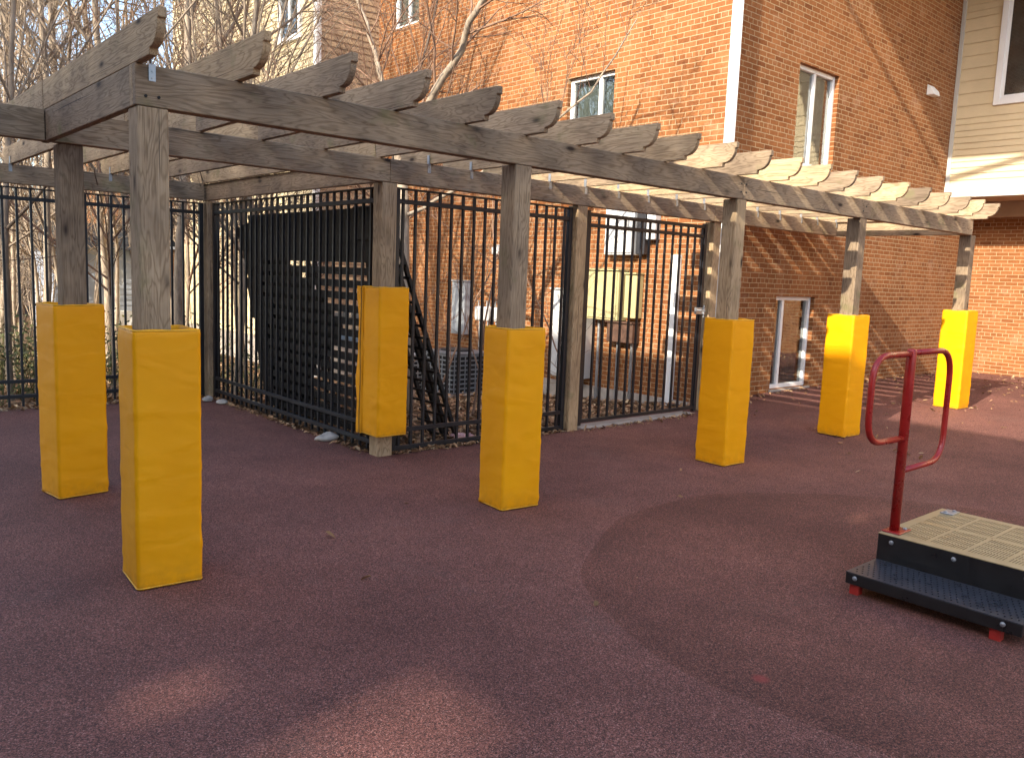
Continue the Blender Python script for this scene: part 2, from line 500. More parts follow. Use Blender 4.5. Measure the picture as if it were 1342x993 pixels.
# round fall zone poured round the play step
bm_ = MB()
cx, cy, R0 = 4.70, 1.65, 2.07
rings = [0, .8, 1.4, 1.9, R0]
vs = [(cx, cy, .004)]
for k, rr in enumerate(rings[1:]):
    for a in range(96):
        th = 2*PI*a/96
        wob = rr*(1+.012*math.sin(5*th+1)+.008*math.sin(11*th))
        vs.append((cx+wob*math.cos(th), cy+wob*math.sin(th), .004 if k < 3 else -.003))
fs = [(0, 1+a, 1+(a+1) % 96) for a in range(96)]
for k in range(3):
    for a in range(96):
        a2 = (a+1) % 96
        fs.append((1+k*96+a, 1+(k+1)*96+a, 1+(k+1)*96+a2, 1+k*96+a2))
bm_.add(vs, fs)
o = bm_.build('fall_zone_surface', M_RUBD, smooth=True); o['kind'] = 'structure'

# ------------------------------------------------------------------ window builder
def window(parent, plane, pos, a0, a1, z0, z1, depth_in, kind, mull=.5, fw=.055, recess=.085, origin=(0, 0, 0), glass_only=False):
    """plane 'X': wall at x=pos facing -X, a = y range;  plane 'Y': wall at y=pos facing -Y, a = x range"""
    ox, oy, oz = origin
    def B(mb, u0, u1, d0, d1, w0, w1):
        # d: distance outwards from wall plane (positive = out)
        if plane == 'X': mb.box(pos-d1-ox, pos-d0-ox, u0-oy, u1-oy, w0-oz, w1-oz)
        else: mb.box(u0-ox, u1-ox, pos-d1-oy, pos-d0-oy, w0-oz, w1-oz)
    r = -recess
    f = MB()
    B(f, a0, a0+fw, r-.05, r+.02, z0, z1); B(f, a1-fw, a1, r-.05, r+.02, z0, z1)
    B(f, a0+fw, a1-fw, r-.05, r+.018, z1-fw, z1); B(f, a0+fw, a1-fw, r-.05, r+.03, z0, z0+fw)
    am = a0+(a1-a0)*mull
    B(f, am-.03, am+.03, r-.048, r+.01, z0+fw, z1-fw)
    fo = f.build('window', M_WHITE, parent, bevel=.004)
    p = MB()
    B(p, a0+fw, am-.03, r-.03, r-.024, z0+fw, z1-fw)
    B(p, am+.03, a1-fw, r-.03, r-.024, z0+fw, z1-fw)
    p.build('pane', M_GLASS, fo)
    if kind == 'blind':
        bl = MB()
        n = int((z1-z0)/.05)
        for i in range(n):
            zz = z0+(i+.5)*(z1-z0)/n
            if plane == 'X':
                x = pos+recess+.09-ox
                bl.add([(x-.005, a0+fw-oy, zz+.026-oz), (x-.005, a1-fw-oy, zz+.026-oz), (x+.005, a1-fw-oy, zz-.024-oz), (x+.005, a0+fw-oy, zz-.024-oz)], [(0, 1, 2, 3)])
            else:
                y = pos+recess+.09-oy
                bl.add([(a0+fw-ox, y-.005, zz+.026-oz), (a1-fw-ox, y-.005, zz+.026-oz), (a1-fw-ox, y+.005, zz-.024-oz), (a0+fw-ox, y+.005, zz-.024-oz)], [(0, 1, 2, 3)])
        bl.build('blind', M_BLIND, fo)
    elif kind == 'curtain':
        cu = MB()
        k = 26; vs = []
        for i in range(k+1):
            t = i/k
            uu = a0+fw+(a1-a0-2*fw)*t
            dd = -recess-.12+.02*math.sin(i*1.7)+.012*math.sin(i*4.1)
            for w in (z0+fw, z1-fw):
                vs.append((pos-dd-ox, uu-oy, w-oz) if plane == 'X' else (uu-ox, pos-dd-oy, w-oz))
        cu.add(vs, [(2*i, 2*i+2, 2*i+3, 2*i+1) for i in range(k) if i > k*.55 or i < 4])
        cu.build('curtain', M_CURTAIN, fo, smooth=True)
    bk = MB(); B(bk, a0, a1, r-.42, r-.40, z0, z1)
    B(bk, a0-.002, a0+.01, r-.40, r-.052, z0, z1); B(bk, a1-.01, a1+.002, r-.40, r-.052, z0, z1)
    B(bk, a0+.01, a1-.01, r-.40, r-.052, z0-.002, z0+.01); B(bk, a0+.01, a1-.01, r-.40, r-.052, z1-.01, z1+.002)
    bk.build('room_lining', M_DARK, fo)
    return fo

def holed_wall(plane, pos, a0, a1, z0, z1, holes, reveal=.11, origin=(0, 0, 0)):
    """flat wall face with rectangular openings and reveals"""
    ox, oy, oz = origin
    b = MB()
    us = sorted({a0, a1, *[h[0] for h in holes], *[h[1] for h in holes]})
    ws = sorted({z0, z1, *[h[2] for h in holes], *[h[3] for h in holes]})
    P = (lambda u, w, d=0: (pos+d-ox, u-oy, w-oz)) if plane == 'X' else (lambda u, w, d=0: (u-ox, pos+d-oy, w-oz))
    for i in range(len(us)-1):
        for j in range(len(ws)-1):
            um, wm = (us[i]+us[i+1])/2, (ws[j]+ws[j+1])/2
            if any(h[0] < um < h[1] and h[2] < wm < h[3] for h in holes): continue
            b.quad(P(us[i], ws[j]), P(us[i+1], ws[j]), P(us[i+1], ws[j+1]), P(us[i], ws[j+1]))
    for h in holes:
        u0, u1, w0, w1 = h
        b.quad(P(u0, w0), P(u0, w1), P(u0, w1, reveal), P(u0, w0, reveal))
        b.quad(P(u1, w0), P(u1, w1), P(u1, w1, reveal), P(u1, w0, reveal))
        b.quad(P(u0, w0), P(u1, w0), P(u1, w0, reveal), P(u0, w0, reveal))
        b.quad(P(u0, w1), P(u1, w1), P(u1, w1, reveal), P(u0, w1, reveal))
    return b

def clapboards(plane, pos, a0, a1, z0, z1, rows, origin=(0, 0, 0), lap=.017):
    """rows: list of z course bottoms (ascending, last is top)"""
    ox, oy, oz = origin
    b = MB()
    for i in range(len(rows)-1):
        w0, w1 = rows[i], rows[i+1]
        P = (lambda u, w, d: (pos-d-ox, u-oy, w-oz)) if plane == 'X' else (lambda u, w, d: (u-ox, pos-d-oy, w-oz))
        b.quad(P(a0, w0, lap), P(a1, w0, lap), P(a1, w1, .001), P(a0, w1, .001))
        b.quad(P(a0, w0, 0), P(a1, w0, 0), P(a1, w0, lap), P(a0, w0, lap))
        b.add([P(a0, w0, 0), P(a0, w0, lap), P(a0, w1, .001)], [(0, 1, 2)])
        b.add([P(a1, w0, 0), P(a1, w0, lap), P(a1, w1, .001)], [(0, 1, 2)])
    return b
def courses(z0, z1, h):
    n = max(1, round((z1-z0)/h)); return [z0+(z1-z0)*i/n for i in range(n+1)]

# ------------------------------------------------------------------ brick building (main block)
XW, YR, XE = 8.95, 6.35, 17.0
bo = (XW, YR, 0)
bld = thing('brick_building', 'orange red brick apartment block with white windows behind the pergola and black fence', 'building', bo)
hw1 = (8.24, 9.17, 3.25, 4.53)
hw2 = (13.14, 14.0, 6.12, 7.3)
hw3 = (12.3, 13.1, 8.6, 9.8)
holed_wall('X', XW, YR, 14.55, -.9, 9.6, [hw1, hw2], .12, bo).build('sunny_wall', M_BRY, bld)
hr1 = (10.6, 11.68, 3.28, 4.64)
hr2 = (10.45, 11.5, .13, 1.45)
holed_wall('Y', YR, XW, XE, -.5, 9.6, [hr1, hr2], .12, bo).build('side_wall', M_BRX, bld)
holed_wall('X', XE, -16, YR, -.5, 3.9, [], .1, bo).build('end_wall', M_BRY, bld)
MB().box(.02, 9, .02, 8.2, 9.6, 9.72).build('roof_slab', M_ROOFD, bld)
MB().box(9, 9.2, -22, 8.2, -.5, 9.6).build('rear_wall', M_BRY, bld)
window(bld, 'X', XW, *hw1[:2], *hw1[2:], .3, 'blind', .36, origin=bo)
window(bld, 'X', XW, *hw2[:2], *hw2[2:], .3, 'blind', .5, origin=bo)
window(bld, 'Y', YR, *hr1[:2], *hr1[2:], .3, 'curtain', .5, origin=bo)
window(bld, 'Y', YR, *hr2[:2], *hr2[2:], .3, 'curtain', .3, origin=bo)
# sills
MB().box(hr2[0]-.02-XW, hr2[1]+.02-XW, -.03, .06, hr2[2]-.07, hr2[2]-.003).build('window_sill', M_CONC, bld, bevel=.005)
MB().box(-.03, .06, hw1[0]-.03-YR, hw1[1]+.03-YR, hw1[2]-.07, hw1[2]-.003).build('window_sill', M_CONC, bld, bevel=.005)
# corner downspout with straps
ds = MB()
ds.box(-.005, .085, -.112, -.004, .0, 9.3)
for k in range(1, 4): ds.box(-.008+k*.026-.018, -.008+k*.026-.006, -.118, -.112, .0, 9.3)
ds.box(-.012, .1, -.1, .012, 3.0, 3.06); ds.box(-.012, .1, -.1, .012, 7.0, 7.06)
ds.build('downspout', M_WHITE, bld, bevel=.006)
# second pale pipe on the sunny wall near the gate
MB().box(-.09, -.004, .52, .63, -.35, 1.95).build('downspout', M_WHITE, bld, bevel=.006)
# foundation
MB().box(-.035, .0-.002, .02, 8.18, -.95, .02).build('foundation', M_CONC, bld, bevel=.004)
# dryer vent hood on the side wall
v_ = MB(); v_.prism([(-.004, 4.86), (-.13, 4.86), (-.11, 4.93), (-.02, 5.03), (-.004, 5.03)], 5.62, 5.86)
v_.build('vent_hood', M_WHITE, bld, bevel=.006)
# fixture on the sunny wall
v_ = MB(); v_.box(-.13, -.004, 4.16, 4.33, 1.93, 2.05); v_.box(-.10, -.004, 4.19, 4.30, 2.05, 2.09)
v_.build('wall_light', M_WBOX, bld, bevel=.008)
# unseen slab and raking bar, added above the view to cast diagonal wall shadows
MB().box(0, 8.0, -3.6, -.004, 7.85, 8.12).build('shadow_canopy', M_FASCIA, bld)
MB().tube([(.0, -.02, 7.15), (.0, -2.9, 7.87)], .055, 8).build('shadow_bar', M_WHITE, bld)

# ------------------------------------------------------------------ siding wing (overhanging, right)
wo = (15.7, YR, 3.2)
wing = thing('siding_wing', 'cream clapboard upper storey overhanging the brick wall, with white framed window', 'building wing', wo)
r_lo = courses(3.46, 4.62, .105); r_hi = r_lo[:-1]+courses(4.62, 6.3, .205)[:-1]+courses(6.3, 9.5, .11)
clapboards('X', 15.7, -16, YR-.07, 3.46, 9.5, r_hi, wo).build('siding', M_SIDY, wing)
MB().box(-.03, .0, -.07, -.004, .06, 6.3).build('corner_trim', M_FASCIA, wing, bevel=.004)
MB().box(-.045, .04, -22.3, -.004, .06, .255).build('fascia', M_FASCIA, wing, bevel=.006)
MB().box(.04, 1.296, -22.3, -.004, .075, .11).build('soffit', M_SOFFIT, wing)
MB().box(1.06, 1.296, -22.3, -.004, -.20, .074).build('frieze_board', M_SOFFIT, wing, bevel=.006)
wf = MB()
ya, yb, za, zb = 4.40, 5.69, 4.78, 6.75
t_ = .105
for (u0, u1, w0, w1) in ((ya, ya+t_, za, zb), (yb-t_, yb, za, zb), (ya+t_, yb-t_, za, za+t_), (ya+t_, yb-t_, zb-t_, zb)):
    wf.box(-.05, .0, u0-YR, u1-YR, w0-3.2, w1-3.2)
for (u0, u1, w0, w1) in ((ya+t_, ya+t_+.05, za+t_, zb-t_), (yb-t_-.05, yb-t_, za+t_, zb-t_), (ya+t_+.05, yb-t_-.05, za+t_, za+t_+.05), (ya+t_+.05, yb-t_-.05, zb-t_-.05, zb-t_)):
    wf.box(-.028, .0, u0-YR, u1-YR, w0-3.2, w1-3.2)
wfo = wf.build('window', M_WHITE, wing, bevel=.005)
MB().box(-.027, -.024, ya+t_+.05-YR, yb-t_-.05-YR, za+t_+.05-3.2, zb-t_-.05-3.2).build('pane', M_GLASS, wfo)
MB().box(-.0225, -.0205, ya+t_+.05-YR, yb-t_-.05-YR, za+t_+.05-3.2, zb-t_-.05-3.2).build('insect_screen', M_CURTAIN, wfo)
MB().box(.003, 1.29, -22.3, -.004, .258, 6.3).build('wing_core', M_SOFFIT, wing)

# ------------------------------------------------------------------ cream siding block (left, beyond)
XC, YC = 7.62, 14.5
lo = (XC, YC, 0)
cb = thing('siding_building', 'cream clapboard house block with white window trim behind the bare branches', 'building', lo)
clapboards('X', XC, YC+.09, 22.0, .1, 9.5, courses(.1, 9.5, .125), lo).build('sunny_siding', M_SIDC, cb)
clapboards('Y', YC, XC+.09, XW+.3, .9, 9.5, courses(.9, 9.5, .115), lo).build('return_siding', M_SIDT, cb)
MB().box(-.02, .09, -.02, .09, -1, 9.5).build('corner_trim', M_WHITE, cb, bevel=.004)
MB().box(.0, 2, .0, 7.5, -1.2, .098).build('base_wall', M_CONC, cb)
MB().box(.05, 2, .05, 7.5, .9, 9.4).build('block_core', M_SOFFIT, cb)
MB().box(-.5, 2.3, -.4, 7.9, 9.5, 9.7).build('roof', M_ROOFD, cb)
for (ya, yb, za, zb) in ((15.05, 16.0, 5.9, 7.4), (18.6, 19.6, 4.2, 5.6)):
    wf = MB(); t_ = .11
    for (u0, u1, w0, w1) in ((ya, ya+t_, za, zb), (yb-t_, yb, za, zb), (ya+t_, yb-t_, za, za+t_), (ya+t_, yb-t_, zb-t_, zb), ((ya+yb)/2-.03, (ya+yb)/2+.03, za+t_, zb-t_)):
        wf.box(-.06, .0, u0-YC, u1-YC, w0, w1)
    wfo = wf.build('window', M_WHITE, cb, bevel=.004)
    MB().box(-.030, -.026, ya+t_-YC, yb-t_-YC, za+t_, zb-t_).build('pane', M_GLASS, wfo)
    MB().box(-.0235, -.021, ya+t_-YC, yb-t_-YC, za+t_, zb-t_).build('curtain', M_CURTAIN, wfo)

# far brick house and grey shed behind the woods
fh = thing('brick_house', 'far orange brick house seen between bare trunks beyond the fence', 'house', (9.6, 27, -.6))
MB().box(-1.6, 3, 0, 6, 0, 6.2).build('wall', M_BRX, fh)
MB().prism([(-.4, 6.2), (6.4, 6.2), (3, 8.6)], -2.0, 3.4).build('roof', M_ROOFD, fh)
for wx in (-1.0, .35):
    w_ = MB(); w_.box(wx, wx+.85, -.05, -.002, 2.6, 3.9)
    wo_ = w_.build('window', M_WHITE, fh, bevel=.01)
    MB().box(wx+.08, wx+.77, -.055, -.0505, 2.68, 3.82).build('pane', M_DARK, wo_)
sh = thing('shed', 'blue grey sided shed with white base board seen through the left fence', 'shed', (6.0, 22, -.6))
clapboards('Y', 0, -1.2, .72, .95, 2.45, courses(.95, 2.45, .14)).build('siding', M_SHED, sh)
MB().box(-1.2, .72, .004, 2.4, .0, 2.45).build('wall', M_SHED, sh)
MB().box(-1.24, .76, -.04, -.002, .55, .95).build('base_board', M_WHITE, sh, bevel=.01)
MB().prism([(-.25, 2.45), (2.6, 2.45), (1.2, 3.1)], -1.4, .9).build('roof', M_ROOFD, sh)
d_ = thing('satellite_dish', 'small grey satellite dish on a pole in front of the shed', 'satellite dish', (6.05, 21.4, -.6))
dm = MB(); vs = [(0, -.03, 0)]
for k in range(1, 4):
    for a in range(16):
        th = 2*PI*a/16; rr = .20*k/3
        vs.append((rr*math.cos(th)*.8, -.03-.05*(k/3)**2, rr*math.sin(th)))
fs = [(0, 1+a, 1+(a+1) % 16) for a in range(16)]
for k in range(2):
    fs += [(1+k*16+a, 1+k*16+(a+1) % 16, 17+k*16+(a+1) % 16, 17+k*16+a) for a in range(16)]
dm.add(vs, fs)
dm.build('reflector', M_GBOX, d_, (0, 0, 1.78), smooth=True)
MB().tube([(0, .0, 0), (0, .0, 1.7), (0, -.02, 1.78)], .022, 8).build('pole', M_GALV, d_)
MB().tube([(0, -.05, 1.62), (0, -.3, 1.66), (0, -.31, 1.74)], .012, 6).build('feed_arm', M_GALV, d_)
fh2 = thing('brick_house', 'faded pink brick house deep in the trees at far left', 'house', (3.6, 33, -.6))
MB().box(-2.2, 1.6, 0, 6, 0, 4.2).build('wall', M_BRX, fh2)
MB().prism([(-.4, 4.2), (6.4, 4.2), (3, 6.4)], -2.5, 1.9).build('roof', M_ROOFD, fh2)

# ------------------------------------------------------------------ neighbouring block behind the camera (casts the shade)
no = (-8.0, -6, 0)
nb = thing('neighbour_building', 'brick apartment block behind the viewer that shades the playground', 'building', no)
NZ = .58*(9.95+8.0)
def nbox(y0, y1, z0, z1, d=4.0): 
    return MB().box(-d, 0, y0+6, y1+6, z0, z1)
nbox(-16, -1.0, 0, NZ).build('wall', M_NBRICK, nb)
nbox(5.0, 9.7, 0, NZ).build('wall', M_NBRICK, nb)
# unseen wall added between the halves, its openings shaped to throw ground light patches
OPEN = [(-.04, .70, 5.22, 5.80, .14), (.98, 1.38, 5.10, 5.40, .40), (-.16, -.06, 7.84, 8.02, 0), (-.25, -.163, 8.023, 8.2, 0), (-.34, -.253, 8.203, 8.40, 0), (-.45, -.343, 8.403, 8.62, 0)]
lk = MB()
us = sorted({-1.0, 5.0, *[o[0] for o in OPEN], *[o[1] for o in OPEN]})
ws = sorted({0, NZ, *[o[2] for o in OPEN], *[o[3] for o in OPEN]})
for i in range(len(us)-1):
    for j in range(len(ws)-1):
        um, wm = (us[i]+us[i+1])/2, (ws[j]+ws[j+1])/2
        if any(o[0] < um < o[1] and o[2] < wm < o[3] for o in OPEN): continue
        lk.box(-.12, 0, us[i]+6, us[i+1]+6, ws[j], ws[j+1])
lk.build('light_gap_wall', M_NBRICK, nb)
lv = MB()
for (u0, u1, w0, w1, dens) in OPEN:      # louvre blades, added to soften the light patches, denser towards the rim
    if not dens: continue
    n = int((w1-w0)/.045)
    for k in range(n):
        zc = w0+(k+.5)*(w1-w0)/n; e = abs(2*(k+.5)/n-1)
        hh = .0225*min(1, dens+.42*e**2)
        lv.box(-.05, -.03, u0+6, u1+6, zc-hh, zc+hh)
    m = int((u1-u0)/.06)
    for k in range(m):
        uc = u0+(k+.5)*(u1-u0)/m; e = abs(2*(k+.5)/m-1)
        hh = .03*.85*e**2
        if hh > .004: lv.box(-.08, -.06, uc+6-hh, uc+6+hh, w0, w1)
lv.build('light_slat', M_NBRICK, nb)
MB().box(-4, .0, -10, 15.7, NZ, NZ+.004).build('roof', M_ROOFD, nb)
exec_windows = MB()
for yy in (-14, -11, -8, -5, -2.6, 5.6, 7.6):
    for zz in (1.2, 4.2, 7.2):
        exec_windows.box(.003, .06, yy+6, yy+7.2, zz, zz+1.4)
exec_windows.build('window', M_WHITE, nb)

# ------------------------------------------------------------------ pergola
ZB, ZT, ZR = 2.330, 2.521, 2.706
po = (1.28, 4.22, 0)
pg = thing('pergola', 'weathered grey timber pergola with curved rafter tails over the playground', 'pergola', po)
PO = Vector(po)
def lpos(x, y, z): return (x-PO.x, y-PO.y, z-PO.z)
rng = random.Random(3)
def board(name, length, w, h, loc, rot, bevel=.005):
    """board with its length along local X, centred in Y and Z"""
    b = MB(); n = max(2, int(length/.5))
    b.box(0, length, -w/2, w/2, -h/2, h/2)
    return b.build(name, M_WOOD, pg, lpos(*loc), rot, bevel, seg=2)
PW = .145
def post(x, y, top=ZB, rz=0, bottom=None):
    z0 = gz(x) - .05 if bottom is None else bottom
    o = board('post', top-z0-.001, PW, PW, (x+PW/2, y+PW/2, z0), (0, -PI/2, 0), .008)
    o.rotation_euler = Euler((0, -PI/2, 0)); return o
POSTS = dict(A=(1.292, 4.222), B=(3.672, 4.222), C=(6.215, 4.222), D=(8.437, 4.222), E=(11.385, 4.222),
             F=(1.36, 6.03), G=(3.772, 6.01), H=(6.085, 6.01), I=(8.44, 6.03), J=(3.772, 9.82))
for k, (x, y) in POSTS.items(): post(x, y)
post(-1.6, 6.03); post(1.05, 9.82); post(-1.6, 9.82)
bd = .09
def beamX(x0, x1, y, z0=ZB, z1=ZT, d=bd): 
    return board('beam', x1-x0, d, z1-z0, (x0, y+d/2, (z0+z1)/2), (0, 0, 0))
def beamY(y0, y1, x, z0=ZB, z1=ZT, d=.045):
    return board('beam', y1-y0, d, z1-z0, (x+d/2, y0, (z0+z1)/2), (0, 0, PI/2))
beamX(1.283, 6.29, 4.219, d=.045); beamX(6.293, 11.40, 4.219, d=.045)      # doubled front beam, joint at the middle post
beamX(1.283, 3.75, 4.267, d=.04); beamX(3.753, 8.51, 4.267, d=.04); beamX(8.513, 11.40, 4.267, d=.04)
beamX(-2.2, 1.28, 6.005); beamX(1.332, 3.84, 6.005); beamX(3.843, 8.40, 6.005); beamX(8.403, 11.33, 6.005)
beamX(-2.2, 3.73, 9.815)
beamY(4.31, 6.15, 1.285)                   # end piece over the corner post
beamY(6.10, 9.96, 3.765, d=.05)            # back wing
beamY(4.31, 6.2, 11.345)
# rafters
TIP, OV = 3.905, .19
def rafter_mesh(y0, y1, tail_front=True, tail_back=False):
    H = ZR-ZT
    def tail(sign, y):   # profile points from top tip to bottom
        pts = [(y, H), (y, H-.045), (y+sign*.014, H-.047)]
        for k in range(1, 9):
            a = k/8*PI/2
            # quarter-round, bulging outwards
            pts.append((y+sign*(.012+.098*(1-math.cos(a))), H-.047-(H-.047-.030)*math.sin(a)))
        pts += [(y+sign*.122, .028), (y+sign*.125, 0)]
        return pts
    prof = []
    if tail_front: prof += tail(1, 0)
    else: prof += [(0, H), (0, 0)]
    L = y1-y0
    if tail_back: prof += list(reversed(tail(-1, L)))
    else: prof += [(L, 0), (L, H)]
    b = MB()
    # local X along the board: profile in (x,z), thickness in y
    n = len(prof); t = .0195
    vs = [(x, -t, z) for x, z in prof] + [(x, t, z) for x, z in prof]
    fs = [tuple(range(n)), tuple(reversed(range(n, 2*n)))] + [(i, i+n, (i+1) % n+n, (i+1) % n) for i in range(n)]
    b.add(vs, fs)
    return b
RX = [1.305, 1.79, 2.275, 2.735, 3.25, 3.755, 4.255, 4.72, 5.215, 5.70, 6.20, 6.70, 7.19, 7.69, 8.21, 8.79, 9.33, 9.85, 10.38, 10.80, 11.33]
cache = {}
def place_rafter(x, y0, y1, tf, tb):
    key = (round(y1-y0, 2), tf, tb)
    jit = rng.uniform(-.012, .012)
    o = rafter_mesh(y0, y1, tf, tb).build('rafter', M_WOOD, pg, lpos(x, y0+jit, ZT+.002), (rng.uniform(-.012, .012), 0, PI/2+rng.uniform(-.003, .003)), .003)
    return o
for x in RX:
    if x < 3.9:
        place_rafter(x, TIP, 6.07, True, False)
        place_rafter(x+(.0 if x > 1.4 else .0), 6.073, 10.2, False, True)
    elif x < 8.85:
        place_rafter(x, TIP, 6.46, True, False)
    else:
        place_rafter(x, TIP, 6.31, True, False)
for x in (-1.7, -1.2, -.7, -.2, .3, .8):
    place_rafter(x, 5.7, 10.2, True, True)
# galvanised rafter ties
def tie(x, y, z):
    b = MB()
    b.box(-.016, .016, -.0035, -.001, -.075, .004)
    b.box(-.0035, .0, -.0035, .030, .0, .075)
    for zz in (-.06, -.03): b.tube([(0, -.007, zz), (0, -.002, zz)], .0045, 6)
    return b.build('rafter_tie', M_GALV, pg, lpos(x, y, z))
for x in RX:
    if x > 3.9: tie(x-.022, 6.003, ZT)
    if 1.5 < x < 3.5: tie(x-.022, 9.813, ZT)
for x in (.3, .8): tie(x-.022, 9.813, ZT)
tie(1.36, 4.217, ZT)
# bolt heads at the beam ends
for (x, z) in ((1.33, ZB+.045), (1.39, ZB+.047), (6.255, ZB+.06), (6.33, ZB+.06), (6.255, ZB+.13), (6.33, ZB+.13), (8.47, ZB+.07), (8.53, ZB+.12), (11.34, ZB+.06)):
    MB().tube([(0, .0, 0), (0, -.004, 0)], .0075, 8).build('bolt', M_DARK, pg, lpos(x, 4.2185, z))

# ------------------------------------------------------------------ post pads
def pad_mesh(wx, wy, h, seed, wr=.006):
    """hollow wrapped cover: rounded square tube with inner face, wrinkled"""
    r = random.Random(seed); sx = r.uniform(0, 50)
    def ring(w, d, rc, seg=5, nside=14):
        pts = []
        cs = [(w-rc, rc, -PI/2), (w-rc, d-rc, 0), (rc, d-rc, PI/2), (rc, rc, PI)]
        for i, (cx_, cy_, a0) in enumerate(cs):
            for k in range(seg+1):
                a = a0 + k/seg*PI/2
                pts.append((cx_+rc*math.cos(a), cy_+rc*math.sin(a)))
            nx_, ny_, na = cs[(i+1) % 4]
            e = (nx_+rc*math.cos(na), ny_+rc*math.sin(na))
            s0 = pts[-1]
            for k in range(1, nside):
                t = k/nside
                pts.append((s0[0]+(e[0]-s0[0])*t, s0[1]+(e[1]-s0[1])*t))
        return pts
    base = ring(wx, wy, .021)
    n = len(base); nz = 64
    b = MB(); vs = []
    for j in range(nz+1):
        t = j/nz; z = t*h
        for (x, y) in base:
            u, v = x/wx-.5, y/wy-.5
            ux, uy = (x-wx/2), (y-wy/2)
            # pillow: faces swell slightly, pinch at top and bottom seams
            pin = 1 - .018*math.exp(-t/.014) - .022*math.exp(-(1-t)/.018)
            sw = .0
            w = mnoise.noise(Vector((x*4+sx, y*4, z*4.5)))*wr*.6 + max(0, mnoise.noise(Vector((x*7+sx, y*7+9, z*15+(x+y)*5)))-.02)*wr*1.1
            # creases strongest near the vertical edges and near the bottom
            edge = max(abs(u), abs(v)) + min(abs(u), abs(v))
            edge = min(1, max(0, (edge-.55)/.4))
            w *= .25+1.0*edge*(.5+.8*(1-t)**2)
            le = math.hypot(ux, uy)
            k = pin + w/le
            zz = z
            if j == nz: zz += mnoise.noise(Vector((x*9+sx, y*9, 0)))*.006
            if j == 0: zz += abs(mnoise.noise(Vector((x*7+sx, y*7, 3))))*.006
            vs.append((wx/2+ux*k, wy/2+uy*k, zz))
    fs = [(j*n+i, j*n+(i+1) % n, (j+1)*n+(i+1) % n, (j+1)*n+i) for j in range(nz) for i in range(n)]
    # top lip: over and down the inside (gap round the post)
    top0 = nz*n
    for lev, (sc, dz) in enumerate(((.93, .002), (.86, -.006), (.80, -.05))):
        for i, (x, y) in enumerate(base):
            p = vs[top0+i]
            vs.append((wx/2+(p[0]-wx/2)*sc, wy/2+(p[1]-wy/2)*sc, p[2]+dz+mnoise.noise(Vector((x*11, y*11, sx)))*.004))
    for lev in range(3):
        a = top0+lev*n; c = top0+(lev+1)*n
        fs += [(a+i, a+(i+1) % n, c+(i+1) % n, c+i) for i in range(n)]
    fs.append(tuple(range(n-1, -1, -1)))     # bottom
    b.add(vs, fs)
    return b, base
def piping(base, wx, wy, z, rad_=.0035, sc=1.0):
    pts = [(wx/2+(x-wx/2)*sc, wy/2+(y-wy/2)*sc, z) for x, y in base]
    b = MB(); b.tube(pts+[pts[0]], rad_, 5, cap=False); return b
PADS = [
 ('A', (1.209, 4.078, 0), .315, .330, 1.273, -.075, 'tall yellow vinyl post pad on the nearest corner post, largest of the pads', 0),
 ('F', (1.294, 5.985, 0), .327, .320, 1.293, .14, 'yellow vinyl post pad behind the nearest pad, leftmost in the picture', 0),
 ('B', (3.590, 4.140, 0), .322, .300, 1.244, -.10, 'yellow vinyl post pad standing alone in the middle, right of the raised pad', 0),
 ('G', (3.705, 5.915, .19), .300, .300, 1.27, 0, 'raised yellow vinyl post pad that shows bare timber below it, by the fence corner', 1),
 ('C', (6.130, 4.111, 0), .317, .324, 1.290, -.028, 'shaded yellow vinyl post pad in front of the gate end and brick corner', 0),
 ('D', (8.346, 4.150, 0), .328, .315, 1.290, -.05, 'yellow vinyl post pad half in sunlight with a curved rafter shadow near its top', 0),
 ('E', (11.30, 4.135, 0), .324, .325, 1.265, -.04, 'fully sunlit yellow vinyl post pad on the farthest post, behind the red handrail', 0)]
for i, (k, loc, wx, wy, h, rz, lab, strap) in enumerate(PADS):
    z0 = loc[2] if loc[2] else gz(loc[0]+.15)+.003
    t = thing('post_pad', lab, 'post pad', (loc[0], loc[1], z0), rz, 'yellow pads round the pergola posts')
    m, base = pad_mesh(wx, wy, h, i+2, .007 if k != 'D' else .006)
    m.build('cover', M_VINYL, t, smooth=True)
    piping(base, wx, wy, .008, sc=.992).build('piping', M_PIPING, t, smooth=True)
    piping(base, wx, wy, h-.004, sc=.985).build('piping', M_PIPING, t, smooth=True)
    fo = MB(); a, bb = wx*.17, wx*.83
    fo.add([(a, a, h-.03), (bb, a, h-.03), (bb, bb, h-.03), (a, bb, h-.03)], [(0, 1, 2, 3)])
    # foam ring around the post (post sticks through the middle)
    fm = MB(); q = .078
    mx_, my_ = wx/2, wy/2
    for (x0, x1, y0, y1) in ((.03, wx-.03, .03, my_-q), (.03, wx-.03, my_+q, wy-.03), (.03, mx_-q, my_-q+.001, my_+q-.001), (mx_+q, wx-.03, my_-q+.001, my_+q-.001)):
        fm.box(x0, x1, y0, y1, .02, h-.028)
    fm.build('foam_core', M_FOAM, t)
    if strap:
        fl = MB()
        n = 40; vs = []
        for j in range(n+1):
            z = j/n*h
            y_ = wy+.018+.010*math.sin(z*5+.4)+.006*math.sin(z*17)
            vs += [(-.006, wy-.05, z), (-.014, wy+.004, z), (-.008+.006*math.sin(z*9), y_+.016, z)]
        fl.add(vs, [(3*j+a_, 3*j+a_+1, 3*j+a_+4, 3*j+a_+3) for j in range(n) for a_ in (0, 1)])
        fl.build('closing_flap', M_VINYL, t, smooth=True)
        sm = MB(); sm.tube([(-.016, wy-.028+.006*math.sin(j*.9), j/14*h) for j in range(15)], .003, 5)
        sm.build('seam', M_DARK, t)

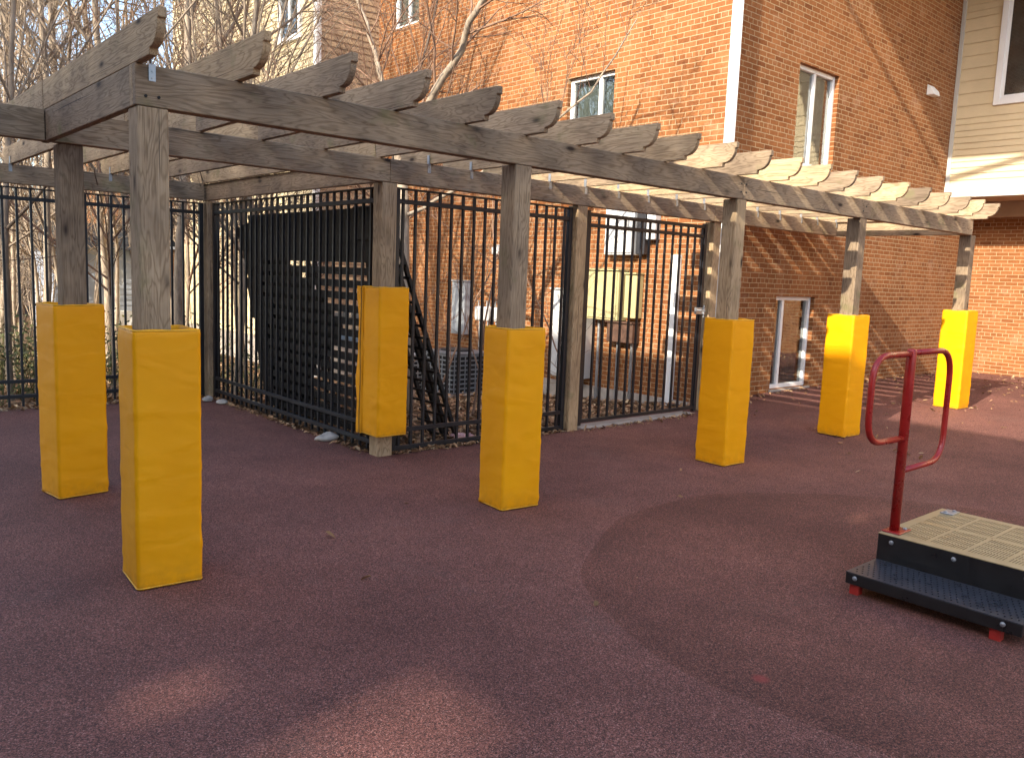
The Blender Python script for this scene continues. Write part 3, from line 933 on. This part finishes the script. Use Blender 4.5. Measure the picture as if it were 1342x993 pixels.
# ------------------------------------------------------------------ fences
def fence(label, p0, p1, ztop=2.30, zlow=(.08, .24), zhigh=(2.19,), z0=.02, sp=.13, top_bar=True, zg0=0, zg1=0, name='metal_fence', cat='fence', group='black metal fence runs'):
    p0 = Vector((*p0, 0)); p1 = Vector((*p1, 0)); d = p1-p0; L = d.length
    t = thing(name, label, cat, tuple(p0), math.atan2(d.y, d.x), group)
    n = int(L/sp); off = (L-(n-1)*sp)/2
    b = MB()
    for i in range(n):
        x = off+i*sp
        b.box(x-.011, x+.011, -.011, .011, z0, ztop)
    b.build('pickets', M_BLACK, t)
    for z in list(zlow)+list(zhigh)+([ztop-.004] if top_bar else []):
        h = .019 if z != ztop-.004 else .008
        MB().box(.004, L-.004, -.0185, .0185, z-h, z+h).build('rail', M_BLACK, t, bevel=.003)
    for x in (.03, L-.03):
        MB().box(x-.024, x+.024, -.024, .024, z0-.02, ztop+.004).build('end_post', M_BLACK, t, bevel=.003)
    return t
fence('black metal picket fence along the left back edge in front of the woods', (1.20, 9.92), (3.76, 9.92), zlow=(.13, .29))
fence('black metal picket fence running back from the raised pad to the rear corner post', (3.842, 6.17), (3.842, 9.80), zlow=(.09, .24))
fence('black metal picket fence between the raised pad post and the next timber post', (3.93, 6.085), (6.075, 6.085), zlow=(.04, .20), z0=-.03)
# gate
gt = thing('metal_gate', 'black metal picket gate with latch beside the brick building corner', 'gate', (6.30, 6.10, 0))
gL = 2.07
b = MB()
n = 15
for i in range(n):
    x = .06+(gL-.12)*i/(n-1)
    b.box(x-.011, x+.011, -.011, .011, .07, 2.27)
b.build('pickets', M_BLACK, gt)
for z in (.075, 2.15, 2.26): MB().box(.045, gL-.045, -.019, .019, z-.019, z+.019).build('rail', M_BLACK, gt, bevel=.003)
for x in (.02, gL-.02): MB().box(x-.025, x+.025, -.025, .025, .03, 2.30).build('stile', M_BLACK, gt, bevel=.003)
lt = MB(); lt.box(gL-.16, gL+.02, -.055, -.026, 1.22, 1.30); lt.tube([(gL-.13, -.05, 1.27), (gL-.13, -.10, 1.27), (gL-.06, -.11, 1.26)], .011, 8); lt.tube([(gL-.02, -.06, 1.33), (gL-.02, -.06, 1.18)], .012, 8)
lt.build('latch', M_GALV, gt, bevel=.003)
MB().box(-.01, gL+.03, -.09, .09, -.08, .022).build('threshold', M_CONC, gt, bevel=.006)

# spare fence panels stacked on edge behind the inner fence
sp_labels = ['spare black fence panel on its side, front of the stack leaning on the fence',
             'spare black fence panel on its side, second in the leaning stack',
             'spare black fence panel on its side, third in the leaning stack',
             'spare black fence panel on its side, rearmost of the leaning stack']
for i, (x_top, x_bot, y0, y1, h, zo, sp_, hw) in enumerate([
        (3.90, 4.16, 6.33, 8.95, 2.06, 0, .118, .035), (3.95, 4.24, 6.45, 9.10, 2.03, .0, .118, .027),
        (4.01, 4.36, 7.75, 9.50, 2.02, .055, .118, .062), (4.08, 4.92, 6.36, 6.95, 2.05, .05, .119, .013)]):
    t = thing('fence_panel', sp_labels[i], 'fence panel', (x_bot, y0, sz(4.6, 7)-.01), 0, 'spare panels leaning on the fence')
    L = y1-y0
    H = math.hypot(h+.1, x_bot-x_top); ang = math.atan2(x_bot-x_top, h+.1)
    rj = random.Random(40+i)
    b = MB()
    for k in range(int(H/sp_)+1):
        z = zo+k*sp_+rj.uniform(-.004, .004)
        if z > H-.02: break
        e0, e1 = rj.uniform(-.03, .03), rj.uniform(-.06, .06)
        if i == 2: e0 = .45*math.sin(k*.5)+.02*k*(1 if k > 9 else .3)
        b.box(-.006, .006, e0, L+e1, z-hw, min(H, z+hw))
        if i == 0 and k > 14: b.box(-.012, -.0065, .0, L, z+.02, z+.10)
    b.build('slats', M_PANEL, t, (0, 0, 0), (0, -ang, 0))
    for yy in (.06, .20, L-.30, L-.10):
        MB().box(.013, .045, yy-.022, yy+.022, 0, H).build('rail', M_PANEL, t, (0, 0, 0), (0, -ang, 0))
    if i == 0:
        MB().box(-.03, .02, .01, .34, H-.24, H+.06).build('hinge_plate', M_PANEL, t, (0, 0, 0), (0, -ang, 0), .01)

# ------------------------------------------------------------------ wall equipment in the yard behind the fence
def cabinet(name, label, cat, y0, y1, z0, z1, d, mat, door=True, mat2=None, lip=True):
    t = thing(name, label, cat, (XW-.003, y0, z0))
    w, h = y1-y0, z1-z0
    MB().box(-d, 0, 0, w, 0, h).build('body', mat, t, bevel=.008)
    if door:
        MB().box(-d-.015, -d-.001, .025, w-.025, .03, h-.03).build('door', mat2 or mat, t, bevel=.004)
        MB().box(-d-.035, -d-.016, w*.12, w*.12+.02, h*.45, h*.45+.10).build('handle', M_GALV, t, bevel=.004)
    if lip: MB().prism([(-.01, h+.001), (w+.01, h+.001), (w+.01, h+.02), (-.01, h+.02)], -d-.03, 0).build('rain_lid', mat, t)
    return t
cabinet('utility_box', 'large white utility box high on the sunny brick wall behind the gate', 'utility box', 7.60, 8.13, 1.94, 2.75, .16, M_WBOX)
cabinet('utility_box', 'narrow dark enclosure beside the large white utility box', 'utility box', 7.43, 7.58, 1.95, 2.70, .12, M_DBOX, False)
cabinet('utility_box', 'small white box right of the dark enclosure high on the wall', 'utility box', 7.26, 7.41, 2.15, 2.65, .12, M_WBOX, False)
cabinet('meter_cabinet', 'pale yellow meter cabinet on the sunny brick wall behind the gate', 'meter cabinet', 7.78, 8.38, 1.02, 1.72, .2, M_CREAMBOX)
cabinet('meter_cabinet', 'narrow yellow cabinet right of the pale yellow meter cabinet', 'meter cabinet', 7.50, 7.71, 1.07, 1.68, .15, M_CREAMBOX, False)
cabinet('brown_box', 'dark brown box under the pale yellow meter cabinet', 'junction box', 7.52, 8.0, .72, .995, .16, M_BROWNBOX, False)  # plain dark brown box below the cabinet
cabinet('equipment_locker', 'tall white equipment locker standing behind the timber post left of the gate', 'locker', 8.42, 9.08, .12, 1.42, .25, M_WBOX)
t = cabinet('electric_meter', 'tall slim grey electric meter box on the wall behind the middle pad', 'electric meter', 11.30, 11.66, .55, 1.46, .18, M_GBOX, True)
for i, (y0, lab) in enumerate(((10.48, 'right'), (10.70, 'middle'), (10.92, 'left'))):
    t = thing('gas_meter', 'small white gas meter on the shaded brick, %s of three' % lab, 'gas meter', (XW-.003, y0, .82), 0, 'small white meters in a row')
    MB().box(-.14, 0, 0, .15, 0, .24).build('body', M_WBOX, t, bevel=.03, seg=2)
    MB().tube([(-.07, .04, .24), (-.07, .04, .33), (-.07, .11, .33), (-.07, .11, .24)], .014, 8).build('pipe', M_GALV, t)
    MB().tube([(-.07, .075, 0), (-.07, .075, -1.2)], .014, 8).build('riser', M_GALV, t)
# conduits
MB_ = MB(); 
for y_, z0_, z1_ in ((7.86, -.2, .72), (8.24, -.2, 1.02), (7.60, -.2, .72)): MB_.tube([(XW-.06, y_, z0_), (XW-.06, y_, z1_)], .022, 8)
o = MB_.build('conduit', M_GALV); tag(o, 'grey conduit pipes running down the brick below the yellow cabinets', 'conduit')
# condensers
def condenser(label, x, y, w, h, mat):
    t = thing('air_conditioner', label, 'air conditioner', (x, y, sz(x, y)-.02), 0, 'condensers by the brick wall')
    MB().box(-w/2+.02, w/2-.02, -w/2+.02, w/2-.02, .06, h-.05).build('coil_core', M_DARK, t)
    g = MB()
    for k in range(9):
        z = .07+k*(h-.13)/8
        g.box(-w/2, w/2, -w/2, -w/2+.012, z-.011, z+.011); g.box(-w/2, w/2, w/2-.012, w/2, z-.011, z+.011)
        g.box(-w/2, -w/2+.012, -w/2+.013, w/2-.013, z-.011, z+.011); g.box(w/2-.012, w/2, -w/2+.013, w/2-.013, z-.011, z+.011)
    for k in range(7):
        u = -w/2+.05+k*(w-.1)/6
        g.box(-w/2-.004, -w/2+.006, u-.009, u+.009, .06, h-.05); g.box(u-.009, u+.009, -w/2-.004, -w/2+.006, .06, h-.05)
    g.build('louvre_grille', mat, t)
    MB().box(-w/2-.01, w/2+.01, -w/2-.01, w/2+.01, h-.05, h).build('top_cover', mat, t, bevel=.015)
    MB().tube([(0, 0, h+.001), (0, 0, h+.03)], w*.36, 24).build('fan_guard', M_DBOX, t)
    MB().box(-w/2-.06, w/2+.06, -w/2-.06, w/2+.06, -.05, .055).build('slab', M_CONC, t, bevel=.01)
condenser('light grey air conditioner condenser on the ground, left one by the wall', 8.25, 11.95, .66, .68, M_ACL)
condenser('dark grey air conditioner condenser with louvres, right one by the wall', 8.2, 10.72, .74, .72, M_ACD)

# ------------------------------------------------------------------ play step
so_ = (4.13, 1.56, 0)
ps = thing('play_step', 'low black and tan perforated play step with red feet and a red handrail', 'play equipment', so_)
SX, SY = 4.13, 1.56
YL, YRr = 1.975-SY, 1.140-SY
zd, zs, x1, x2 = .274, .121, .338, 1.19
fr = MB()
fr.box(.0, .006, YRr, YL, .062, zs); fr.box(.007, .35, YRr, YRr+.006, .062, zs); fr.box(.007, .35, YL-.006, YL, .062, zs)
fr.build('step_skirt', M_BLKDECK, ps, bevel=.002)
fr = MB()
fr.box(x1, x1+.006, YRr, YL, zs+.0005, zd-.004); fr.box(x1+.007, x2, YRr, YRr+.006, .10, zd-.004); fr.box(x1+.007, x2, YL-.006, YL, .10, zd-.004); fr.box(x2-.006, x2, YRr+.007, YL-.007, .10, zd-.004)
fr.build('deck_skirt', M_BLKDECK, ps, bevel=.002)
def perforated(x0, x1_, y0, y1, z, holes, t_=.004):
    """sheet with real rectangular slots cut out of it"""
    xs_ = sorted({x0, x1_, *[round(h[0], 5) for h in holes], *[round(h[1], 5) for h in holes]})
    ys_ = sorted({y0, y1, *[round(h[2], 5) for h in holes], *[round(h[3], 5) for h in holes]})
    hs = set()
    xi = {v: i for i, v in enumerate(xs_)}; yi = {v: i for i, v in enumerate(ys_)}
    for h in holes:
        for i in range(xi[round(h[0], 5)], xi[round(h[1], 5)]):
            for j in range(yi[round(h[2], 5)], yi[round(h[3], 5)]): hs.add((i, j))
    nx, ny = len(xs_), len(ys_)
    bm = bmesh.new()
    vt = {}
    def V(i, j):
        if (i, j) not in vt: vt[(i, j)] = bm.verts.new((xs_[i], ys_[j], z))
        return vt[(i, j)]
    for i in range(nx-1):
        for j in range(ny-1):
            if (i, j) in hs: continue
            bm.faces.new((V(i, j), V(i+1, j), V(i+1, j+1), V(i, j+1)))
    me = bpy.data.meshes.new('plate'); 
    r = bmesh.ops.extrude_face_region(bm, geom=bm.faces[:])
    for v in [g for g in r['geom'] if isinstance(g, bmesh.types.BMVert)]: v.co.z -= t_
    bmesh.ops.recalc_face_normals(bm, faces=bm.faces)
    bm.to_mesh(me); bm.free()
    return me
def mesh_obj(name, me, mat, parent):
    me.materials.append(mat)
    o = bpy.data.objects.new(name, me); COL.objects.link(o); o.parent = parent; return o
holes = []
for c0 in range(4):                       # slots run along X, in panels across the deck
    yb_ = YRr+.045+c0*.19
    for r_ in range(2):
        xb_ = x1+.075+r_*.385
        for k in range(12):
            for sct in range(4):
                holes.append((xb_+sct*.088, xb_+sct*.088+.070, yb_+k*.0145, yb_+k*.0145+.0052))
mesh_obj('deck_plate', perforated(x1-.002, x2, YRr, YL, zd, holes), M_DECK, ps)
holes = []
for i in range(9):
    for j in range(27):
        x_ = .03+i*.034; y_ = YRr+.025+j*.0295+(.0147 if i % 2 else 0)
        if y_+.009 < YL-.01: holes.append((x_, x_+.016, y_, y_+.008))
mesh_obj('step_tread', perforated(0, x1-.001, YRr, YL, zs+.004, holes), M_STEP, ps)
MB().box(.012, x2-.01, YRr+.01, YL-.01, .085, .09).build('hole_shade_sheet', M_HOLE, ps)  # near-black sheet added to stand in for the shade below the slots
for (x_, y_) in ((.02, YL-.065), (.02, YRr+.09), (x2-.08, YL-.07), (x2-.08, YRr+.09)):
    MB().box(x_, x_+.05, y_, y_+.05, -.002, .075).build('foot', M_REDF, ps, bevel=.004)
def bolt(x, y, z, axis='x'):
    b = MB()
    d = (-1, 0, 0) if axis == 'x' else (0, 0, 1)
    p = Vector((x, y, z)); d = Vector(d)
    b.tube([p, p+d*.002, p+d*.005, p+d*.008], [.0125, .0125, .0115, .006], 12)
    return b.build('bolt', M_GALV, ps, smooth=False)
for y_ in (YL-.05, YRr+.08): bolt(-.0005, y_, .098)
for y_ in (YL-.075, (YL+YRr)/2+.02, YRr+.10): bolt(x1-.0005, y_, .235)
# clip on the far deck corner
cl = MB(); cl.box(x2-.13, x2-.015, YL-.11, YL-.035, zd+.001, zd+.007); cl.build('corner_clip', M_GALV, ps, bevel=.002)
bolt(x2-.105, YL-.06, zd+.007, 'z'); bolt(x2-.04, YL-.085, zd+.007, 'z')
# handrail
hx, hy = 4.565-SX-.0, 1.952-SY-.02
hr = MB(); hr.box(hx-.06, hx+.09, hy-.055, hy+.045, zd+.0005, zd+.008)
hro = hr.build('handrail_base', M_RED, ps, bevel=.003)
bolt(hx+.065, hy-.03, zd+.008, 'z'); bolt(hx+.065, hy+.025, zd+.008, 'z')
MB().tube([(hx, hy, zd+.008), (hx, hy, 1.275), (hx, hy, 1.285), (hx, hy, 1.29)], [.026, .026, .024, .014], 20).build('handrail_post', M_RED, ps, smooth=True)
def loop(pts, r, rad_):
    """polyline with rounded corners"""
    out = []
    P = [Vector(p) for p in pts]
    out.append(P[0])
    for i in range(1, len(P)-1):
        a = (P[i-1]-P[i]).normalized(); c = (P[i+1]-P[i]).normalized()
        p0, p1 = P[i]+a*r, P[i]+c*r
        for k in range(9):
            t = k/8
            out.append(p0*(1-t)**2+P[i]*2*t*(1-t)+p1*t*t)
    out.append(P[-1])
    return MB().tube(out, rad_, 14)
loop([(hx-.02, hy, 1.262), (hx-.40, hy+.015, 1.262), (hx-.40, hy+.015, .800), (hx-.02, hy, .800)], .15, .0165).build('handrail_loop', M_RED, ps, smooth=True)
loop([(hx+.02, hy, 1.268), (hx+.54, hy, 1.268), (hx+.54, hy, .615), (hx+.02, hy, .615)], .17, .0165).build('handrail_loop', M_RED, ps, smooth=True)

# ------------------------------------------------------------------ trees
def grow(rng, start, direc, length, radius, level, maxlev, trunk, twigs, params):
    """recursive branch; big wood goes into trunk, fine wood into twigs"""
    seg = max(3, int(length/params['seg']))
    p = Vector(start); d = Vector(direc).normalized()
    pts = [p.copy()]; rs = [radius]
    for i in range(seg):
        d = (d + Vector((rng.gauss(0, 1), rng.gauss(0, 1), rng.gauss(0, 1)))*params['wob'] + Vector((0, 0, params['up']))).normalized()
        p = p + d*(length/seg)
        pts.append(p.copy()); rs.append(max(.002, radius*(1-(i+1)/seg*(.55 if level < maxlev else .8))))
    (trunk if level == 0 else twigs).tube(pts, rs, 7 if level == 0 else (5 if level == 1 else 3), cap=False)
    if level >= maxlev: return
    n = params['n'][level]
    for k in range(n):
        t = rng.uniform(params['lo'][level], 1.0)
        i = min(seg-1, int(t*seg)); f = t*seg-i
        q = pts[i].lerp(pts[i+1], f)
        ax = (pts[i+1]-pts[i]).normalized()
        side = ax.orthogonal().normalized()
        side.rotate(Matrix.Rotation(rng.uniform(0, 2*PI), 3, ax))
        ang = rng.uniform(*params['ang'])
        nd = ax*math.cos(ang)+side*math.sin(ang)
        grow(rng, q, nd, length*rng.uniform(*params['len'])*(1-.35*t), max(.0025, rs[i]*rng.uniform(.42, .65)), level+1, maxlev, trunk, twigs, params)
def tree_mesh(seed, h, r, params, maxlev=3, lean=(0, 0)):
    rg = random.Random(seed)
    tr, tw = MB(), MB()
    grow(rg, (0, 0, -.1), (lean[0], lean[1], 1), h, r, 0, maxlev, tr, tw, params)
    return tr, tw
PT = dict(seg=.5, wob=.055, up=.05, n=[14, 8, 6], lo=[.22, .12, .1], ang=(.4, .95), len=(.34, .58))
PS = dict(seg=.3, wob=.12, up=.03, n=[8, 6, 4], lo=[.1, .1, .1], ang=(.35, .9), len=(.4, .7))
kinds = []
for s, (h, r, lean) in enumerate(((8.5, .042, (.05, .03)), (7.2, .034, (-.12, .0)), (9.5, .06, (.02, -.05)), (6.2, .028, (.18, .1)), (10.5, .075, (-.04, .02)))):
    tr, tw = tree_mesh(100+s, h, r, PT)
    e = thing('bare_tree', 'slender bare tree in the thicket beyond the left fence', 'tree', (0, 0, 0), 0, 'bare trees beyond the left fence')
    tr.build('trunk', [M_BARK, M_TWIG, M_BARK, M_TWIG, M_BARK][s], e, smooth=True)
    tw.build('branches', [M_TWIG, M_TWIG, M_TWIG, M_TWIGR, M_TWIG][s], e, smooth=True)
    kinds.append(e)
rg = random.Random(21)
spots = []
tries = 0
while len(spots) < 34 and tries < 4000:
    tries += 1
    y = 10.9 + 22*rg.random()**1.3
    ratio = rg.uniform(.14, .50)
    x = y*ratio
    if x > 7.0 and y > 13: continue
    if x > 6.9 and y < 26 and y > 12: continue
    if any((x-a)**2+(y-b)**2 < .7 for a, b in spots): continue
    spots.append((x, y))
for i, (x, y) in enumerate(spots):
    k = kinds[i % 5]
    o = k if i < 5 else copy_tree(k)
    o.location = (x, y, sz(x, y))
    o.rotation_euler = (0, 0, rg.uniform(0, 2*PI))
    sc = rg.uniform(.75, 1.2); o.scale = (sc, sc, sc)
    px = x/y
    o['label'] = 'slender bare tree in the thicket beyond the left fence'
# tree inside the yard, its two limbs cross the brick wall
def limb_tree():
    t = thing('bare_tree', 'bare tree with dark trunk behind the raised pad, its limbs crossing the brick wall', 'tree', (5.9, 8.8, -.25))
    tr, tw = MB(), MB()
    rg = random.Random(5)
    O = Vector((5.9, 8.8, -.25))
    def L(P): return [Vector(p)-O for p in P]
    trunk = L([(5.9, 8.8, -.3), (5.92, 8.83, .8), (5.95, 8.95, 1.7), (5.97, 9.0, 2.4), (5.95, 9.05, 2.9)])
    tr.tube(trunk, [.095, .082, .075, .070, .064], 10)
    limbs = [
        ([(5.95, 9.05, 2.85), (5.97, 8.85, 3.25), (6.02, 8.45, 3.75), (6.08, 7.95, 4.35), (6.12, 7.6, 4.8), (6.2, 7.2, 5.6)], [.062, .056, .048, .040, .034, .02], M_BARK),
        ([(5.95, 9.05, 2.85), (5.93, 9.2, 3.3), (5.92, 9.45, 3.9), (5.88, 9.75, 4.6), (5.8, 10.1, 5.4)], [.05, .044, .036, .03, .018], M_BARKD),
        ([(5.95, 9.05, 2.6), (5.6, 9.7, 3.0), (5.3, 10.4, 3.45), (5.2, 11.2, 4.1), (5.1, 11.9, 5.0)], [.04, .034, .028, .022, .014], M_BARKD),
        ([(6.0, 8.9, 2.3), (6.4, 8.3, 2.7), (6.9, 7.7, 3.2), (7.3, 7.1, 3.8), (7.6, 6.7, 4.6)], [.026, .022, .017, .013, .007], M_TWIGR)]
    pr = dict(seg=.22, wob=.13, up=.03, n=[6, 5, 0], lo=[.1, .1, .1], ang=(.4, 1.0), len=(.45, .75))
    for pts, rs, m in limbs:
        P = L(pts)
        # densify with a little wobble
        Q = []; RR = []
        for i in range(len(P)-1):
            for k in range(4):
                tt = k/4
                Q.append(P[i].lerp(P[i+1], tt)+Vector((rg.gauss(0, .015), rg.gauss(0, .015), rg.gauss(0, .01)))); RR.append(rs[i]+(rs[i+1]-rs[i])*tt)
        Q.append(P[-1]); RR.append(rs[-1])
        tr.tube(Q, RR, 7, cap=False)
        for k in range(15):
            i = rg.randrange(3, len(Q)-1)
            ax = (Q[i+1]-Q[i]).normalized(); side = ax.orthogonal().normalized()
            side.rotate(Matrix.Rotation(rg.uniform(0, 2*PI), 3, ax))
            a = rg.uniform(.5, 1.1)
            grow(rg, Q[i], ax*math.cos(a)+side*math.sin(a), rg.uniform(.6, 1.7), RR[i]*.38, 1, 3, tr, tw, dict(pr, n=[0, 6, 4]))
    tr.build('trunk', M_BARK, t, smooth=True)
    tw.build('branches', M_TWIGR, t, smooth=True)
limb_tree()
# thin saplings and brush in the yard
sap_lab = ['thin leafless sapling in front of the brick wall right of the raised pad',
           'thin leafless sapling behind the gate beside the yellow cabinet',
           'thin leafless sapling growing by the left rear corner of the fenced yard',
           'leaning leafless sapling near the grey electric meter',
           'leafless shrub stems between the fence and the light grey condenser']
for i, (x, y, h, r, lean) in enumerate(((6.3, 7.9, 3.2, .016, (.15, -.1)), (8.0, 7.6, 2.6, .014, (-.1, .2)), (5.2, 10.8, 6.5, .06, (.05, .1)), (7.3, 10.0, 3.0, .018, (-.2, -.2)), (6.6, 9.6, 2.2, .014, (.2, .3)))):
    tr, tw = tree_mesh(300+i, h, r, PS, 3 if i in (2,) else 2, lean)
    t = thing('sapling', sap_lab[i], 'sapling', (x, y, sz(x, y)))
    tr.build('stem', M_TWIGR if i != 2 else M_BARK, t, smooth=True); tw.build('branches', M_TWIGR if i != 2 else M_TWIG, t, smooth=True)
# tree off to the left of the yard whose twigs throw shadows on the sunny wall
tr, tw = tree_mesh(411, 8.5, .055, dict(PT, n=[13, 8, 5]), 3, (.12, -.02))
t = thing('bare_tree', 'tall bare tree just behind the rear corner post, twigs over the cream siding', 'tree', (4.75, 11.4, -.2))
tr.build('trunk', M_BARK, t, smooth=True); tw.build('branches', M_TWIG, t, smooth=True)
tr, tw = tree_mesh(412, 6.5, .04, dict(PT, n=[12, 8, 5]), 3, (.10, -.12))
t = thing('bare_tree', 'small bare tree in the fenced yard, fine twigs against the orange brick', 'tree', (6.7, 11.2, -.4))
tr.build('trunk', M_BARKD, t, smooth=True); tw.build('branches', M_TWIGR, t, smooth=True)

# brushy far wood, one mass
wd = MB(); rg = random.Random(77)
for i in range(600):
    y = rg.uniform(20, 46); x = y*rg.uniform(.10, .62)
    if 7 < x < 14 and y < 34: continue
    h = rg.uniform(2.0, 8.5)
    p = Vector((x, y, -.7)); d = Vector((rg.gauss(0, .12), rg.gauss(0, .12), 1))
    pts = [p+d*(h*k/4)+Vector((rg.gauss(0, .15), rg.gauss(0, .15), 0))*k*.5 for k in range(5)]
    r0 = rg.uniform(.010, .036)
    wd.tube(pts, [r0, r0*.8, r0*.6, r0*.4, r0*.15], 4, cap=False)
    for k in range(13):
        q = pts[rg.randrange(1, 4)].lerp(pts[rg.randrange(2, 5)], rg.random())
        e = q+Vector((rg.gauss(0, .8), rg.gauss(0, .8), rg.uniform(.2, 1.6)))
        e2 = e+Vector((rg.gauss(0, .4), rg.gauss(0, .4), rg.uniform(.1, .8)))
        wd.tube([q, e, e2], [r0*.35, r0*.22, .006], 3, cap=False)
o = wd.build('far_wood', M_TWIG, smooth=True)
o['kind'] = 'stuff'; tag(o, 'dense brushy mass of bare saplings in the far wood', 'woodland')

# undergrowth along the outside of the left fence
ug = MB(); rg = random.Random(31)
for i in range(130):
    y = 10.4+rg.random()**1.6*6; x = rg.uniform(y*.12, min(6.3, y*.12+4.2))
    if 3.6 < x and y < 10.9: continue
    base = Vector((x, y, sz(x, y)))
    for s_i in range(3):
        d = Vector((rg.gauss(0, .35), rg.gauss(0, .35), 1)); L_ = rg.uniform(.3, 1.15)
        ug.tube([base, base+d*L_*.5, base+d*L_+Vector((rg.gauss(0, .1), rg.gauss(0, .1), 0))], [.006, .005, .002], 3, cap=False)
        for k in range(9):
            q = base+d*L_*rg.uniform(.25, 1.05)+Vector((rg.gauss(0, .10), rg.gauss(0, .10), rg.gauss(0, .06)))
            a = Vector((rg.gauss(0, 1), rg.gauss(0, 1), rg.gauss(0, .6))).normalized()*rg.uniform(.02, .045)
            b_ = a.orthogonal().normalized()*a.length*.5
            ug.add([q-a, q+b_, q+a, q-b_], [(0, 1, 2, 3)])
o = ug.build('undergrowth', M_GREEN)
o['kind'] = 'stuff'; tag(o, 'olive green undergrowth along the outside of the left fence', 'undergrowth')

# ------------------------------------------------------------------ leaves
def leaves(name, pts, mat, label, smin=.02, smax=.05, seed=1):
    rg = random.Random(seed); b = MB()
    for (x, y, z) in pts:
        s = rg.uniform(smin, smax); a = rg.uniform(0, 2*PI)
        tx, ty = rg.gauss(0, .35), rg.gauss(0, .35)
        ux, uy = math.cos(a), math.sin(a)
        q = Vector((x, y, z+.004+abs(tx)*s*.5+abs(ty)*s*.4))
        A = Vector((ux, uy, tx))*s; B_ = Vector((-uy, ux, ty))*s*rg.uniform(.35, .6)
        cu = Vector((0, 0, s*rg.uniform(.05, .4)))
        b.add([q-A, q-A*.3+B_+cu, q+A*.5+B_*.7+cu, q+A, q+A*.5-B_*.7+cu, q-A*.3-B_+cu, q], [(0, 6, 1), (1, 6, 2), (2, 6, 3), (3, 6, 4), (4, 6, 5), (5, 6, 0)])
    o = b.build(name, mat); o['kind'] = 'stuff'
    tag(o, label, 'leaves'); return o
rg = random.Random(8); P = []
while len(P) < 7500:
    x = rg.uniform(3.95, 8.9); y = 6.15+rg.random()**1.5*7
    P.append((x, y, sz(x, y)+rg.uniform(0, .02)))
while len(P) < 12500:
    y = 10.0+rg.random()**1.7*9; x = rg.uniform(y*.11, 7.2)
    P.append((x, y, sz(x, y)+rg.uniform(0, .02)))
leaves('leaf_litter', P, M_LEAF, 'brown dry leaf litter covering the soil behind the fences', seed=2)
P = []
# drift along the inner fence foot, along the fence beside the raised pad, and the gate threshold
for i in range(330):
    y = rg.uniform(6.2, 9.8); x = 3.80-abs(rg.gauss(0, .045)); P.append((x, y, .0))
for i in range(300):
    x = rg.uniform(3.95, 6.2); y = 6.05-abs(rg.gauss(0, .035)); P.append((x, y, 0))
for i in range(120):
    x = rg.uniform(6.25, 8.3); y = 6.0-abs(rg.gauss(0, .06)); P.append((x, y, gz(x)))
for i in range(130):
    x = rg.uniform(1.1, 3.7); y = 9.84-abs(rg.gauss(0, .04)); P.append((x, y, 0))
for i in range(260):
    x = rg.uniform(9.0, 16.5); y = 6.30-abs(rg.gauss(0, .12))-.0; P.append((x, y, gz(x)))
for i in range(620):
    x = 16.8-abs(rg.gauss(0, 2.4)); y = 3.8+rg.gauss(0, 1.2)
    if y < 6.25: P.append((x, y, gz(x)))
for i in range(60):
    x = rg.uniform(7.5, 12); y = rg.uniform(3.2, 6.0); P.append((x, y, gz(x)))
for i in range(8):
    x = rg.uniform(.8, 3.8); y = rg.uniform(1.5, 5.8); P.append((x, y, 0))
for i in range(10):
    x = rg.uniform(4, 9); y = rg.uniform(2.6, 4.5); P.append((x, y, gz(x)))
leaves('fallen_leaves', P, M_LEAF, 'scattered dry leaves along the fence foot and by the far brick wall', .012, .034, 5)

# stones
def stone(label, x, y, s, seed):
    bm = bmesh.new(); bmesh.ops.create_icosphere(bm, subdivisions=3, radius=1)
    for v in bm.verts:
        n_ = mnoise.noise(v.co*1.3+Vector((seed*7, 0, 0)))
        v.co *= 1+.35*n_
        v.co = Vector((v.co.x*s*1.25, v.co.y*s, max(-.3, v.co.z)*s*.62))
    me = bpy.data.meshes.new('stone'); bm.to_mesh(me); bm.free(); me.materials.append(M_STONE)
    me.polygons.foreach_set('use_smooth', [True]*len(me.polygons))
    o = bpy.data.objects.new('stone', me); COL.objects.link(o); o.location = (x, y, .02); o.rotation_euler = (0, 0, seed)
    tag(o, label, 'stone')
stone('white rounded stone at the foot of the rear corner post', 3.66, 9.55, .065, 1)
stone('pale stone just right of the rear corner post foot', 3.72, 9.28, .06, 2)
stone('flat pale stone at the foot of the inner fence near the raised pad', 3.74, 6.85, .085, 3)
# crumpled litter in the yard
def litter(label, x, y, m, seed):
    b = MB(); rg = random.Random(seed); n = 7; vs = []
    for i in range(n):
        for j in range(n): vs.append((i*.035-.1+rg.gauss(0, .008), j*.028-.08+rg.gauss(0, .008), .02+rg.random()*.05))
    b.add(vs, [(i*n+j, (i+1)*n+j, (i+1)*n+j+1, i*n+j+1) for i in range(n-1) for j in range(n-1)])
    o = b.build('wrapper', m, None, (x, y, sz(x, y))); tag(o, label, 'litter')
litter('crumpled yellow wrapper on the leaves behind the fence', 5.25, 7.1, M_CREAMBOX, 4)
litter('crumpled pale pink wrapper on the leaves just behind the bottom fence rail', 4.95, 6.35, mat_plain('pale_pink_paper', (.55, .33, .32), .7), 6)
